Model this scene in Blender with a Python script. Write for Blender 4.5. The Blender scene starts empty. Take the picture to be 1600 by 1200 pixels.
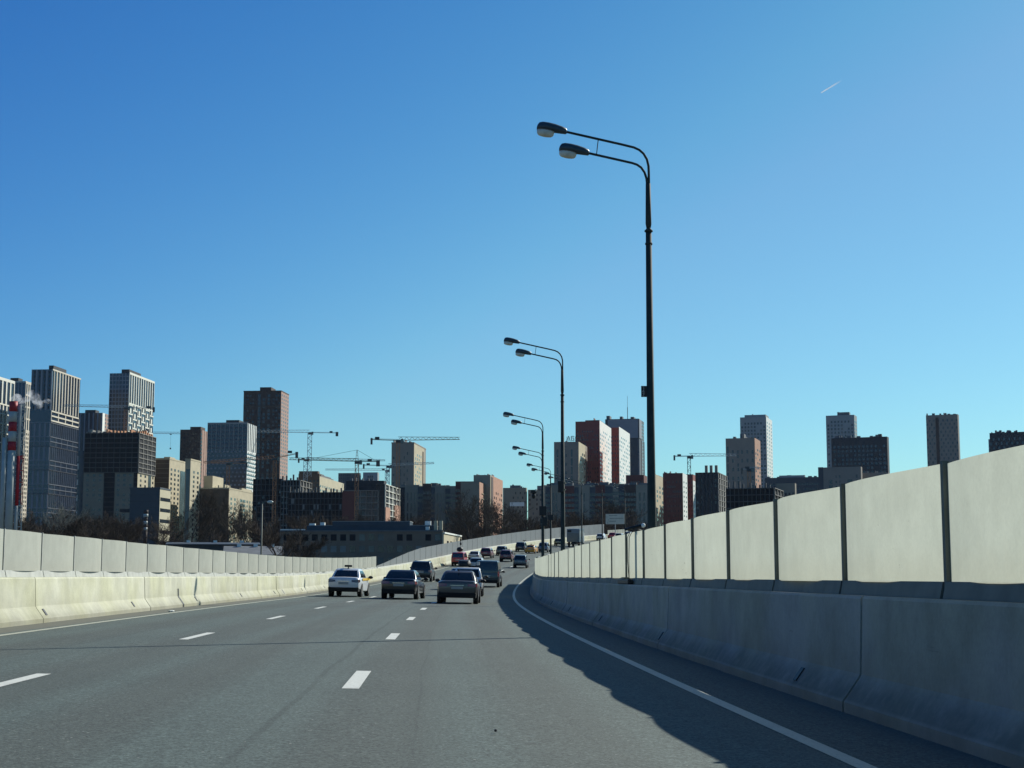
import bpy, bmesh, math, random
from mathutils import Vector, Matrix
R = math.radians
sc = bpy.context.scene
COL = sc.collection

# ---------------------------------------------------------------- camera
F = 2400.0; CH = 1.25
YAW = math.atan((800 - 662.944) / F); PIT = math.atan((899.376 - 600) / F)
cd = bpy.data.cameras.new('camera'); cam = bpy.data.objects.new('camera', cd); COL.objects.link(cam)
cd.sensor_width = 36; cd.lens = F / 1600 * 36; cd.clip_start = 0.1; cd.clip_end = 30000
cam.location = (0, 0, CH); cam.rotation_euler = (R(90) + PIT, 0, -YAW)
sc.camera = cam

# ---------------------------------------------------------------- sky and sun
SUN_EL = 32.8; SUN_AZ = 45.5          # azimuth clockwise from +Y (the road direction)
w = bpy.data.worlds.new("World"); sc.world = w; w.use_nodes = True
nt = w.node_tree; nt.nodes.clear()
sky = nt.nodes.new('ShaderNodeTexSky'); sky.sky_type = 'NISHITA'; sky.sun_disc = False
sky.sun_elevation = R(SUN_EL); sky.sun_rotation = R(SUN_AZ)
sky.altitude = 150; sky.air_density = 1.0; sky.dust_density = 0.35; sky.ozone_density = 2.2
# clear-air colour: deeper blue high up and away from the sun, paler towards it
tint = nt.nodes.new('ShaderNodeMix'); tint.data_type = 'RGBA'; tint.blend_type = 'MULTIPLY'; tint.inputs[0].default_value = 1
_tc = nt.nodes.new('ShaderNodeTexCoord'); _sp = nt.nodes.new('ShaderNodeSeparateXYZ'); nt.links.new(_tc.outputs['Generated'], _sp.inputs[0])
def _m(op, a, b=0.0):
    o = nt.nodes.new('ShaderNodeMath'); o.operation = op
    for i, q in enumerate((a, b)):
        if isinstance(q, (int, float)): o.inputs[i].default_value = q
        else: nt.links.new(q, o.inputs[i])
    return o.outputs[0]
_el = _m('MINIMUM', _m('MAXIMUM', _sp.outputs[2], 0.0), 0.5); _az = _m('MINIMUM', _m('MAXIMUM', _sp.outputs[0], -0.4), 0.5)
def _ch(c0, c1, c2, mx, k): return _m('MULTIPLY', _m('MINIMUM', _m('EXPONENT', _m('ADD', _m('ADD', _m('MULTIPLY', _el, c1), _m('MULTIPLY', _az, c2)), c0)), mx), k)
_cc = nt.nodes.new('ShaderNodeCombineXYZ')
nt.links.new(_ch(.50, -3.0, 1.6, 1.12, .708), _cc.inputs[0]); nt.links.new(_ch(.465, -1.04, .75, 1.36, 1.0), _cc.inputs[1]); nt.links.new(_ch(.42, .05, -.08, 1.6, 1.03), _cc.inputs[2])
nt.links.new(_cc.outputs[0], tint.inputs[7])
bg = nt.nodes.new('ShaderNodeBackground'); bg.inputs[1].default_value = 0.0515
out = nt.nodes.new('ShaderNodeOutputWorld')
nt.links.new(sky.outputs[0], tint.inputs[6]); nt.links.new(tint.outputs[2], bg.inputs[0]); nt.links.new(bg.outputs[0], out.inputs[0])
ld = bpy.data.lights.new('sun', 'SUN'); ld.energy = 5.0; ld.angle = R(0.5); ld.color = (0.985, 0.96, 0.855)
sun = bpy.data.objects.new('sun', ld); COL.objects.link(sun)
sdir = Vector((math.sin(R(SUN_AZ)) * math.cos(R(SUN_EL)), math.cos(R(SUN_AZ)) * math.cos(R(SUN_EL)), math.sin(R(SUN_EL))))
sun.rotation_euler = sdir.to_track_quat('Z', 'Y').to_euler()
sc.view_settings.view_transform = 'Standard'; sc.view_settings.look = 'None'
sc.view_settings.exposure = 0.28; sc.view_settings.gamma = 1.0
sc.cycles.max_bounces = 6; sc.cycles.transparent_max_bounces = 12; sc.cycles.volume_bounces = 2

# ---------------------------------------------------------------- materials
def newmat(name):
    m = bpy.data.materials.new(name); m.use_nodes = True
    return m, m.node_tree, m.node_tree.nodes['Principled BSDF']
def sock(nt, v):
    return v
def mat(name, col, rough=0.8, metal=0.0, var=0.12, scale=0.6, spec=0.3, coat=0.0, emit=None, bump=0.0, bscale=8):
    m, nt, b = newmat(name)
    b.inputs['Roughness'].default_value = rough; b.inputs['Metallic'].default_value = metal
    b.inputs['Specular IOR Level'].default_value = spec
    b.inputs['Coat Weight'].default_value = coat; b.inputs['Coat Roughness'].default_value = 0.05
    tc = nt.nodes.new('ShaderNodeTexCoord')
    n = nt.nodes.new('ShaderNodeTexNoise'); n.inputs['Scale'].default_value = scale; n.inputs['Detail'].default_value = 5
    nt.links.new(tc.outputs['Object'], n.inputs['Vector'])
    mr = nt.nodes.new('ShaderNodeMapRange'); mr.inputs[1].default_value = 0.3; mr.inputs[2].default_value = 0.7
    mr.inputs[3].default_value = 1 - var; mr.inputs[4].default_value = 1 + var
    nt.links.new(n.outputs['Fac'], mr.inputs[0])
    mx = nt.nodes.new('ShaderNodeMix'); mx.data_type = 'RGBA'; mx.blend_type = 'MULTIPLY'; mx.inputs[0].default_value = 1
    mx.inputs[6].default_value = (*col, 1); nt.links.new(mr.outputs[0], mx.inputs[7])
    nt.links.new(mx.outputs[2], b.inputs['Base Color'])
    if bump:
        n2 = nt.nodes.new('ShaderNodeTexNoise'); n2.inputs['Scale'].default_value = bscale; n2.inputs['Detail'].default_value = 6
        nt.links.new(tc.outputs['Object'], n2.inputs['Vector'])
        bp = nt.nodes.new('ShaderNodeBump'); bp.inputs['Strength'].default_value = bump; bp.inputs['Distance'].default_value = 0.02
        nt.links.new(n2.outputs['Fac'], bp.inputs['Height']); nt.links.new(bp.outputs[0], b.inputs['Normal'])
    if emit:
        b.inputs['Emission Color'].default_value = (*emit, 1); b.inputs['Emission Strength'].default_value = 1
    return m

class G:   # tiny node-graph helper
    def __init__(s, nt): s.nt = nt
    def n(s, t, **k):
        o = s.nt.nodes.new(t)
        for a, v in k.items(): setattr(o, a, v)
        return o
    def put(s, inp, v):
        if hasattr(v, 'is_output') or isinstance(v, bpy.types.NodeSocket): s.nt.links.new(v, inp)
        else: inp.default_value = v
    def math(s, op, a, b=0.0, c=0.0, clamp=False):
        o = s.n('ShaderNodeMath', operation=op); o.use_clamp = clamp
        s.put(o.inputs[0], a); s.put(o.inputs[1], b); s.put(o.inputs[2], c)
        return o.outputs[0]
    def noise(s, vec, scale, detail=4, rough=0.5):
        o = s.n('ShaderNodeTexNoise'); o.inputs['Scale'].default_value = scale; o.inputs['Detail'].default_value = detail
        o.inputs['Roughness'].default_value = rough; s.nt.links.new(vec, o.inputs['Vector']); return o.outputs['Fac']
    def ramp(s, v, a, b, lo=0.0, hi=1.0):
        o = s.n('ShaderNodeMapRange'); o.inputs[1].default_value = a; o.inputs[2].default_value = b
        o.inputs[3].default_value = lo; o.inputs[4].default_value = hi; o.interpolation_type = 'SMOOTHSTEP'
        s.nt.links.new(v, o.inputs[0]); return o.outputs[0]
    def mix(s, f, a, b, mode='MIX'):
        o = s.n('ShaderNodeMix', data_type='RGBA', blend_type=mode)
        s.put(o.inputs[0], f); s.put(o.inputs[6], a); s.put(o.inputs[7], b); return o.outputs[2]
    def comb(s, x, y, z=0.0):
        o = s.n('ShaderNodeCombineXYZ'); s.put(o.inputs[0], x); s.put(o.inputs[1], y); s.put(o.inputs[2], z); return o.outputs[0]

def band(g, u, c, wd):   # 1 at u=c falling to 0 at c+-wd
    d = g.math('ABSOLUTE', g.math('SUBTRACT', u, c))
    return g.ramp(d, wd * 0.25, wd, 1.0, 0.0)

def asphalt():
    m, nt, b = newmat('asphalt'); g = G(nt)
    uv = g.n('ShaderNodeUVMap').outputs[0]; sp = g.n('ShaderNodeSeparateXYZ'); nt.links.new(uv, sp.inputs[0])
    u, v = sp.outputs[0], sp.outputs[1]
    ob = g.n('ShaderNodeTexCoord').outputs['Object']
    fine = g.noise(ob, 34, 4, 0.85); mid = g.noise(ob, 13, 4, 0.75); big = g.noise(ob, 0.25, 3)
    streakv = g.comb(g.math('MULTIPLY', u, 3.0), g.math('MULTIPLY', v, 0.05)); streak = g.noise(streakv, 1.0, 5, 0.6)
    wob = g.math('MULTIPLY', g.math('SUBTRACT', g.noise(g.comb(0.0, g.math('MULTIPLY', v, 0.06)), 1.0, 3), 0.5), 0.35)
    uw = g.math('ADD', u, wob)
    val = g.math('MULTIPLY', g.ramp(fine, 0.36, 0.64, 0.42, 1.62), g.ramp(mid, 0.32, 0.68, 0.80, 1.20))
    val = g.math('MULTIPLY', val, g.ramp(streak, 0.25, 0.75, 0.92, 1.08))
    val = g.math('MULTIPLY', val, g.ramp(big, 0.3, 0.7, 0.95, 1.05))
    warm = 0.0
    for c, wd, a in ((-6.4, 0.75, 0.16), (-4.35, .9, 0.15), (-2.75, 0.75, 0.17), (-0.45, 0.8, 0.17), (1.15, 0.7, 0.15)):
        t = g.math('MULTIPLY', band(g, uw, c, wd), a)
        val = g.math('MULTIPLY', val, g.math('SUBTRACT', 1.0, t)); warm = g.math('ADD', warm, t)
    # thin tar seams running along the road
    wob2 = g.math('MULTIPLY', g.math('SUBTRACT', g.noise(g.comb(3.0, g.math('MULTIPLY', v, 0.22)), 1.0, 4), 0.5), 0.22)
    us = g.math('ADD', u, wob2)
    for c, wd, a in ((-1.32, 0.045, 0.26), (-0.1, 0.02, 0.16), (-5.9, .03, .2)):
        d = g.math('ABSOLUTE', g.math('SUBTRACT', us, c))
        t = g.math('MULTIPLY', g.ramp(d, wd * 0.4, wd, 1.0, 0.0), g.ramp(g.noise(g.comb(c, g.math('MULTIPLY', v, 0.4)), 1.0, 3), 0.35, 0.55, 0.15, a))
        val = g.math('MULTIPLY', val, g.math('SUBTRACT', 1.0, t))
    # sparse bright stone chips
    ch = g.noise(ob, 24, 1, 0.5); chips = g.ramp(ch, 0.72, 0.77, 0.0, 0.6)
    base = g.mix(g.math('MULTIPLY', warm, 3.0, clamp=True), (0.066, 0.088, 0.079, 1), (0.074, 0.085, 0.073, 1))
    col = g.mix(1.0, base, g.comb(val, val, val), 'MULTIPLY')
    col = g.mix(chips, col, (0.30, 0.32, 0.28, 1))
    # dry dirt gathered against both kerbs
    dl = g.math('MULTIPLY', g.ramp(g.math('ADD', u, wob), -8.25, -8.02, 1.0, 0.0), 0.75)
    dr = g.math('MULTIPLY', g.ramp(g.math('ADD', u, wob), 3.55, 4.0, 0.0, 1.0), 0.35)
    dirt = g.mix(g.noise(ob, 6, 5), (0.17, 0.16, 0.125, 1), (0.085, 0.08, 0.062, 1))
    col = g.mix(dl, col, dirt); col = g.mix(dr, col, dirt)
    nt.links.new(col, b.inputs['Base Color'])
    b.inputs['Roughness'].default_value = 0.82; b.inputs['Specular IOR Level'].default_value = 0.35
    bp = g.n('ShaderNodeBump'); bp.inputs['Strength'].default_value = 0.5; bp.inputs['Distance'].default_value = 0.006
    nt.links.new(fine, bp.inputs['Height']); nt.links.new(bp.outputs[0], b.inputs['Normal'])
    return m

def paint(name, col, wear=0.35):
    m, nt, b = newmat(name); g = G(nt)
    ob = g.n('ShaderNodeTexCoord').outputs['Object']
    f = g.noise(ob, 30, 5, 0.75); big = g.noise(ob, 1.3, 3)
    t = g.math('MULTIPLY', g.ramp(f, 0.50, 0.68, 0.0, 1.0), wear)
    t = g.math('ADD', t, g.ramp(big, 0.5, 0.8, 0.0, wear * 0.5))
    nt.links.new(g.mix(t, (*col, 1), (0.13, 0.14, 0.125, 1)), b.inputs['Base Color'])
    b.inputs['Roughness'].default_value = 0.6
    return m

def concrete(name, col, stain=0.5, grime=0.0):
    """UV: u = metres along the road, v = height in metres"""
    m, nt, b = newmat(name); g = G(nt)
    uv = g.n('ShaderNodeUVMap').outputs[0]; sp = g.n('ShaderNodeSeparateXYZ'); nt.links.new(uv, sp.inputs[0])
    u, v = sp.outputs[0], sp.outputs[1]
    ob = g.n('ShaderNodeTexCoord').outputs['Object']
    oi = g.n('ShaderNodeObjectInfo').outputs['Random']
    blot = g.noise(ob, 1.1, 6, 0.65); fine = g.noise(ob, 22, 4, 0.7)
    drip = g.noise(g.comb(g.math('MULTIPLY', u, 2.2), g.math('MULTIPLY', v, 0.7)), 1.0, 6, 0.7)
    val = g.math('MULTIPLY', g.ramp(blot, 0.25, 0.75, 1 - 0.28 * stain, 1 + 0.2 * stain), g.ramp(fine, 0.2, 0.8, 0.93, 1.07))
    val = g.math('MULTIPLY', val, g.ramp(drip, 0.3, 0.85, 1.03, 1 - 0.16 * stain))
    val = g.math('MULTIPLY', val, g.math('MULTIPLY_ADD', oi, 0.14, 0.93))
    pit = g.ramp(g.noise(ob, 60, 2, 0.5), 0.70, 0.76, 1.0, 0.72); val = g.math('MULTIPLY', val, pit)
    low = g.math('MULTIPLY', g.ramp(g.math('ADD', v, g.math('MULTIPLY', blot, 0.12)), 0.10, 0.30, 1.0, 0.0), 0.42 * stain + .1)
    splash = g.math('MULTIPLY', g.ramp(g.math('ADD', v, g.math('MULTIPLY', drip, 0.5)), 0.55, 1.0, 1.0, 0.0), 0.18)
    base = g.mix(g.ramp(g.noise(ob, 0.5, 3), 0.35, 0.65), (*col, 1), (col[0] * 0.93, col[1] * 0.93, col[2] * 0.82, 1))
    c = g.mix(1.0, base, g.comb(val, val, val), 'MULTIPLY')
    c = g.mix(g.math('ADD', low, splash, clamp=True), c, (0.15, 0.135, 0.10, 1))
    if grime:   # road film on the sloping foot
        vv = g.math('ADD', v, g.math('MULTIPLY', g.math('SUBTRACT', blot, 0.5), 0.14))
        t = g.math('MULTIPLY', g.math('MULTIPLY', g.ramp(v, 0.105, 0.14), g.ramp(vv, 0.2, 0.38, 1.0, 0.0)), g.ramp(g.noise(ob, 5, 5, .7), .3, .6, .45, 1.0))
        c = g.mix(g.math('MULTIPLY', t, grime), c, (0.085, 0.088, 0.07, 1))
    sc_ = g.ramp(g.noise(g.comb(g.math('MULTIPLY', u, 0.9), g.math('MULTIPLY', v, 9.0)), 1.0, 5, 0.7), 0.66, 0.74, 0.0, 0.35)   # tyre and bumper scuffs
    c = g.mix(sc_, c, (0.10, 0.10, 0.09, 1))
    nt.links.new(c, b.inputs['Base Color']); b.inputs['Roughness'].default_value = 0.9; b.inputs['Specular IOR Level'].default_value = 0.2
    bp = g.n('ShaderNodeBump'); bp.inputs['Strength'].default_value = 0.35; bp.inputs['Distance'].default_value = 0.01
    nt.links.new(fine, bp.inputs['Height']); nt.links.new(bp.outputs[0], b.inputs['Normal'])
    return m

def panelmat(name, col, trans, tcol, dirt=0.3, specks=0.0):
    """frosted translucent noise panel; UV: u = metres along, v = metres up from the panel foot"""
    m = bpy.data.materials.new(name); m.use_nodes = True; nt = m.node_tree; nt.nodes.clear(); g = G(nt)
    uv = g.n('ShaderNodeUVMap').outputs[0]; sp = g.n('ShaderNodeSeparateXYZ'); nt.links.new(uv, sp.inputs[0])
    u, v = sp.outputs[0], sp.outputs[1]
    ob = g.n('ShaderNodeTexCoord').outputs['Object']
    oi = g.n('ShaderNodeObjectInfo').outputs['Random']
    cl = g.noise(ob, 2.2, 5, 0.6); fn = g.noise(ob, 26, 4, 0.75)
    drip = g.noise(g.comb(g.math('MULTIPLY', u, 6.0), g.math('MULTIPLY', v, 0.6)), 1.0, 5, 0.6)
    val = g.math('MULTIPLY', g.ramp(cl, 0.25, 0.75, 0.93, 1.05), g.ramp(fn, 0.2, 0.8, 0.94, 1.05))
    val = g.math('MULTIPLY', val, g.ramp(drip, 0.25, 0.85, 1.02, 0.965))
    val = g.math('MULTIPLY', val, g.math('MULTIPLY_ADD', oi, 0.07, 0.965))
    lo = g.math('MULTIPLY', g.ramp(g.math('ADD', v, g.math('MULTIPLY', drip, 0.25)), 0.1, 0.55, 1.0, 0.0), dirt)
    dc = g.mix(lo, g.mix(1.0, (*col, 1), g.comb(val, val, val), 'MULTIPLY'), (0.32, 0.27, 0.20, 1))
    tc_ = g.mix(lo, g.mix(1.0, (*tcol, 1), g.comb(val, val, val), 'MULTIPLY'), (tcol[0] * 0.92, tcol[1] * 0.82, tcol[2] * 0.7, 1))
    if specks:
        s1 = g.ramp(g.noise(ob, 17, 2, 0.6), 0.70, 0.74); s2 = g.ramp(g.noise(ob, 0.9, 2), 0.60, 0.66)
        s = g.math('MULTIPLY', g.math('MULTIPLY', s1, s2), g.ramp(v, 0.6, 0.75, 1.0, 0.0))
        dc = g.mix(s, dc, (0.07, 0.04, 0.02, 1)); tc_ = g.mix(s, tc_, (0.05, 0.03, 0.02, 1))
    d = g.n('ShaderNodeBsdfDiffuse'); nt.links.new(dc, d.inputs[0])
    t = g.n('ShaderNodeBsdfTranslucent'); nt.links.new(tc_, t.inputs[0])
    mx = g.n('ShaderNodeMixShader'); mx.inputs[0].default_value = trans
    nt.links.new(d.outputs[0], mx.inputs[1]); nt.links.new(t.outputs[0], mx.inputs[2])
    gl = g.n('ShaderNodeBsdfGlossy'); gl.inputs['Roughness'].default_value = 0.45
    m2 = g.n('ShaderNodeMixShader'); m2.inputs[0].default_value = 0.03
    nt.links.new(mx.outputs[0], m2.inputs[1]); nt.links.new(gl.outputs[0], m2.inputs[2])
    o = g.n('ShaderNodeOutputMaterial'); nt.links.new(m2.outputs[0], o.inputs[0])
    return m

M = dict(
    asphalt=asphalt(), white_line=paint('road_paint', (0.62, 0.62, 0.55), .5), edge_line=paint('edge_paint', (0.42, 0.42, 0.33), .65),
    tar=mat('tar', (0.022, 0.022, 0.022), 0.7), pale_strip=mat('pale_strip_grey', (0.22, 0.23, 0.22), 0.6),
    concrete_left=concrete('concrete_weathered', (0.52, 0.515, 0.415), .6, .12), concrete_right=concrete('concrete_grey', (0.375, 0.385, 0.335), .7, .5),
    panel_left=panelmat('frosted_panel_front_lit', (0.41, 0.415, 0.365), 0.10, (0.5, 0.5, 0.4), .12),
    panel_right=panelmat('frosted_panel_back_lit', (0.38, 0.39, 0.345), 0.55, (0.655, 0.68, 0.575), .30, 1.0),
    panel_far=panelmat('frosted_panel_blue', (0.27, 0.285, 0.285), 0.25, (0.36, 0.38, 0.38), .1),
    steel=mat('galvanised_steel', (0.36, 0.365, 0.335), 0.65, 0.0, .15, 3), steel_dark=mat('dark_and_shaded_steel', (0.12, 0.13, 0.105), 0.6, 0.0, .2, 3),
    pole=mat('green_pole_paint', (0.034, 0.046, 0.043), 0.75, 0.0, .25, 2, .2), lampshell=mat('lamp_shell', (0.03, 0.055, 0.075), 0.4, 0, .2, 4, .5),
    lens=mat('lamp_lens', (0.55, 0.57, 0.50), 0.25, 0, .25, 6, .5), brownrim=mat('lamp_rim', (0.16, 0.12, 0.085), 0.6),
    black=mat('black_plastic', (0.018, 0.02, 0.022), 0.5), rubber=mat('rubber', (0.02, 0.02, 0.02), 0.85),
    whitepaint=mat('white_digits', (0.7, 0.7, 0.68), 0.6), dirtslope=mat('grass_bank', (0.075, 0.065, 0.045), 1.0, 0, .35, .3, .1),
)

# ---------------------------------------------------------------- object helpers
def tag(o, label=None, cat=None, group=None, kind=None):
    if label: o['label'] = label
    if cat: o['category'] = cat
    if group: o['group'] = group
    if kind: o['kind'] = kind
    return o
def empty(name, loc, rz=0.0, label=None, cat=None, group=None):
    o = bpy.data.objects.new(name, None); COL.objects.link(o)
    o.location = loc; o.rotation_euler = (0, 0, rz); o.empty_display_size = 0.3
    return tag(o, label, cat, group)
def copy_tree(o, parent=None):
    c = o.copy(); COL.objects.link(c); c.parent = parent
    for ch in [x for x in KIDS.get(o.name, [])]:
        d = copy_tree(ch, c); KIDS.setdefault(c.name, []).append(d)
    return c
KIDS = {}
class MB:
    """collects shapes in the coordinates of the parent"""
    def __init__(s): s.v = []; s.f = []; s.uv = None
    def add(s, vs, fs):
        b = len(s.v); s.v += [tuple(p) for p in vs]; s.f += [tuple(b + i for i in f) for f in fs]; return s
    def box(s, a, b):
        x0, x1 = sorted((a[0], b[0])); y0, y1 = sorted((a[1], b[1])); z0, z1 = sorted((a[2], b[2]))
        return s.add([(x0, y0, z0), (x1, y0, z0), (x1, y1, z0), (x0, y1, z0), (x0, y0, z1), (x1, y0, z1), (x1, y1, z1), (x0, y1, z1)],
                     [(0, 3, 2, 1), (4, 5, 6, 7), (0, 1, 5, 4), (1, 2, 6, 5), (2, 3, 7, 6), (3, 0, 4, 7)])
    def bar(s, a, b, t, t2=None):       # square bar between two points
        a = Vector(a); b = Vector(b); d = (b - a)
        if d.length < 1e-6: return s
        d.normalize(); up = Vector((0, 0, 1)) if abs(d.z) < 0.95 else Vector((1, 0, 0))
        x = d.cross(up).normalized() * t / 2; y = d.cross(x).normalized() * (t2 or t) / 2
        return s.add([a - x - y, a + x - y, a + x + y, a - x + y, b - x - y, b + x - y, b + x + y, b - x + y],
                     [(0, 3, 2, 1), (4, 5, 6, 7), (0, 1, 5, 4), (1, 2, 6, 5), (2, 3, 7, 6), (3, 0, 4, 7)])
    def tube(s, pts, rad, n=10, caps=True):
        pts = [Vector(p) for p in pts]; rad = rad if isinstance(rad, (list, tuple)) else [rad] * len(pts)
        rings = []; prev = None
        for i, p in enumerate(pts):
            d = (pts[min(i + 1, len(pts) - 1)] - pts[max(i - 1, 0)]).normalized()
            if prev is None:
                up = Vector((0, 1, 0)) if abs(d.y) < 0.9 else Vector((1, 0, 0)); x = d.cross(up).normalized()
            else: x = (prev - d * prev.dot(d)).normalized()
            prev = x; y = d.cross(x)
            rings.append([p + (x * math.cos(2 * math.pi * k / n) + y * math.sin(2 * math.pi * k / n)) * rad[i] for k in range(n)])
        vs = [q for r in rings for q in r]; fs = []
        for i in range(len(rings) - 1):
            for k in range(n):
                fs.append((i * n + k, i * n + (k + 1) % n, (i + 1) * n + (k + 1) % n, (i + 1) * n + k))
        if caps: fs.append(tuple(range(n))[::-1]); fs.append(tuple((len(rings) - 1) * n + k for k in range(n)))
        return s.add(vs, fs)
    def ellip(s, c, r, n=14, m=8, z0=-1.0, z1=1.0):   # ellipsoid, part between z0 and z1 (unit heights)
        vs = []; fs = []
        a0 = math.asin(z0); a1 = math.asin(z1)
        for i in range(m + 1):
            a = a0 + (a1 - a0) * i / m
            for k in range(n):
                t = 2 * math.pi * k / n
                vs.append((c[0] + r[0] * math.cos(a) * math.cos(t), c[1] + r[1] * math.cos(a) * math.sin(t), c[2] + r[2] * math.sin(a)))
        for i in range(m):
            for k in range(n): fs.append((i * n + k, i * n + (k + 1) % n, (i + 1) * n + (k + 1) % n, (i + 1) * n + k))
        fs.append(tuple(range(n))[::-1]); fs.append(tuple(m * n + k for k in range(n)))
        return s.add(vs, fs)
    def loft(s, rings, closed=True):
        n = len(rings[0]); vs = [q for r in rings for q in r]; fs = []
        for i in range(len(rings) - 1):
            for k in range(n if closed else n - 1): fs.append((i * n + k, i * n + (k + 1) % n, (i + 1) * n + (k + 1) % n, (i + 1) * n + k))
        if closed: fs.append(tuple(range(n))[::-1]); fs.append(tuple((len(rings) - 1) * n + k for k in range(n)))
        return s.add(vs, fs)
    def mesh(s, name, m, smooth=False):
        me = bpy.data.meshes.new(name); me.from_pydata(s.v, [], s.f); me.materials.append(m)
        if s.uv:
            ul = me.uv_layers.new(name='UVMap')
            for l in me.loops: ul.data[l.index].uv = s.uv[l.vertex_index]
        if smooth: me.polygons.foreach_set('use_smooth', [True] * len(me.polygons))
        me.update(); return me
    def build(s, name, m, parent=None, smooth=False, bevel=0.0):
        o = bpy.data.objects.new(name, s.mesh(name, m, smooth)); COL.objects.link(o)
        if bevel:
            md = o.modifiers.new('bevel', 'BEVEL'); md.width = bevel; md.segments = 2; md.limit_method = 'ANGLE'
        if parent is not None: o.parent = parent; KIDS.setdefault(parent.name, []).append(o)
        return o
def inst(name, me, parent, loc=(0, 0, 0), rot=(0, 0, 0)):
    o = bpy.data.objects.new(name, me); COL.objects.link(o); o.parent = parent; o.location = loc; o.rotation_euler = rot
    KIDS.setdefault(parent.name, []).append(o); return o

# ---------------------------------------------------------------- the road's line
K2, K3, S1, CV, LV, E = .4623e-3, 2.9547e-6, 70.995, .3314e-3, 130.0, .0209
def path(s):
    if s < 0: return 0.0
    if s > 400:
        return K2 * 400 ** 2 / 2 + K3 * 400 ** 3 / 6 + (K2 * 400 + K3 * 400 ** 2 / 2) * (s - 400) + 0.0006 * (s - 400) ** 2
    return K2 * s * s / 2 + K3 * s ** 3 / 6
def zz(s):
    t = max(0.0, s - S1)
    if t < LV: z = t * t / 2
    else: z = LV * LV / 2 + LV * (t - LV)
    z *= CV
    if s > 420:
        d = min(s, 560) - 420; z -= CV * LV * d * d / 280
        if s > 560: z -= CV * LV * (s - 560)
    return z
def P(s, X, h=0.0): return Vector((X + path(s), s, zz(s) - E * X + h))
def heading(s): return math.atan((path(s + 1) - path(s - 1)) / 2)
def srange(a, b):
    r = [a]
    while r[-1] < b:
        r.append(min(b, r[-1] + (1.5 if r[-1] < 60 else 3.0)))
    return r
def strip(name, m, xa, xb, s0, s1, h, step=None, nx=1, kind='structure', parent=None):
    mb = MB(); uv = []; ss = srange(s0, s1)
    for s in ss:
        for i in range(nx + 1):
            X = xa + (xb - xa) * i / nx; mb.v.append(tuple(P(s, X, h))); uv.append((X, s))
    for i in range(len(ss) - 1):
        for k in range(nx):
            a = i * (nx + 1) + k; mb.f.append((a, a + 1, a + nx + 2, a + nx + 1))
    mb.uv = uv; o = mb.build(name, m, parent)
    if kind and parent is None: tag(o, kind=kind)
    return o

# ---------------------------------------------------------------- ground, road and markings
def terr(d): return -6.0 + 0.024 * max(0.0, min(d, 1600.0) - 130.0)
def ground():
    mb = MB(); rs = [0.5, 60, 130, 200, 300, 450, 600, 800, 1000, 1300, 1600, 2500, 5000, 12000, 24000]; n = 48; uv = []
    for r in rs:
        for k in range(n):
            a = 2 * math.pi * k / n; mb.v.append((r * math.sin(a), r * math.cos(a), terr(r)))
    for i in range(len(rs) - 1):
        for k in range(n): mb.f.append((i * n + k, i * n + (k + 1) % n, (i + 1) * n + (k + 1) % n, (i + 1) * n + k))
    mb.f.append(tuple(range(n)))
    m, nt, b = newmat('dry_ground'); g = G(nt); ob = g.n('ShaderNodeTexCoord').outputs['Object']
    c = g.mix(g.ramp(g.noise(ob, 0.02, 6, .7), .4, .6), (0.07, 0.062, 0.045, 1), (0.11, 0.10, 0.085, 1))
    nt.links.new(c, b.inputs['Base Color']); b.inputs['Roughness'].default_value = 1
    tag(mb.build('ground', m), kind='structure')
ground()
SEND = 640
strip('road', M['asphalt'], -9.0, 4.2, -30, SEND, 0.0, nx=6)
strip('edge_line_left', M['edge_line'], -7.985, -7.835, -30, SEND, 0.004).name = 'edge_line'
strip('edge_line', M['edge_line'], 2.95, 3.10, -30, SEND, 0.004)
# dashes: their ends measured along the road, 12.3 m apart
def dashes(X, s_first, n, ln, per, wd):
    for i in range(n):
        s = s_first + per * i
        strip('lane_dash', M['white_line'], X - wd / 2, X + wd / 2, s, s + ln, 0.004)
dashes(-0.865, 17.2 - 13.1 * 3, 32, 3.15, 13.1, 0.19)
dashes(-4.56, 28.6 - 13.2 * 4, 33, 3.35, 13.2, 0.17)
# pale grey strips across the deck (skewed)
def cross_strip(sl, sr, wd, m, xr=4.05):
    mb = MB(); n = 14; rng = random.Random(int(sl * 10))
    for i in range(n + 1):
        X = -8.85 + (xr + 8.85) * i / n; s = sl + (sr - sl) * (X + 6.5) / 8.45; j = rng.uniform(-.025, .025)
        mb.v.append(tuple(P(s + j, X, 0.006))); mb.v.append(tuple(P(s + j + wd * rng.uniform(.8, 1.25), X, 0.006)))
    for i in range(n): mb.f.append((2 * i, 2 * i + 2, 2 * i + 3, 2 * i + 1))
    tag(mb.build('deck_strip', m), kind='structure')
cross_strip(66.2, 66.7, 0.14, M['pale_strip'])
cross_strip(126, 127, 0.3, M['pale_strip'])
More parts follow.
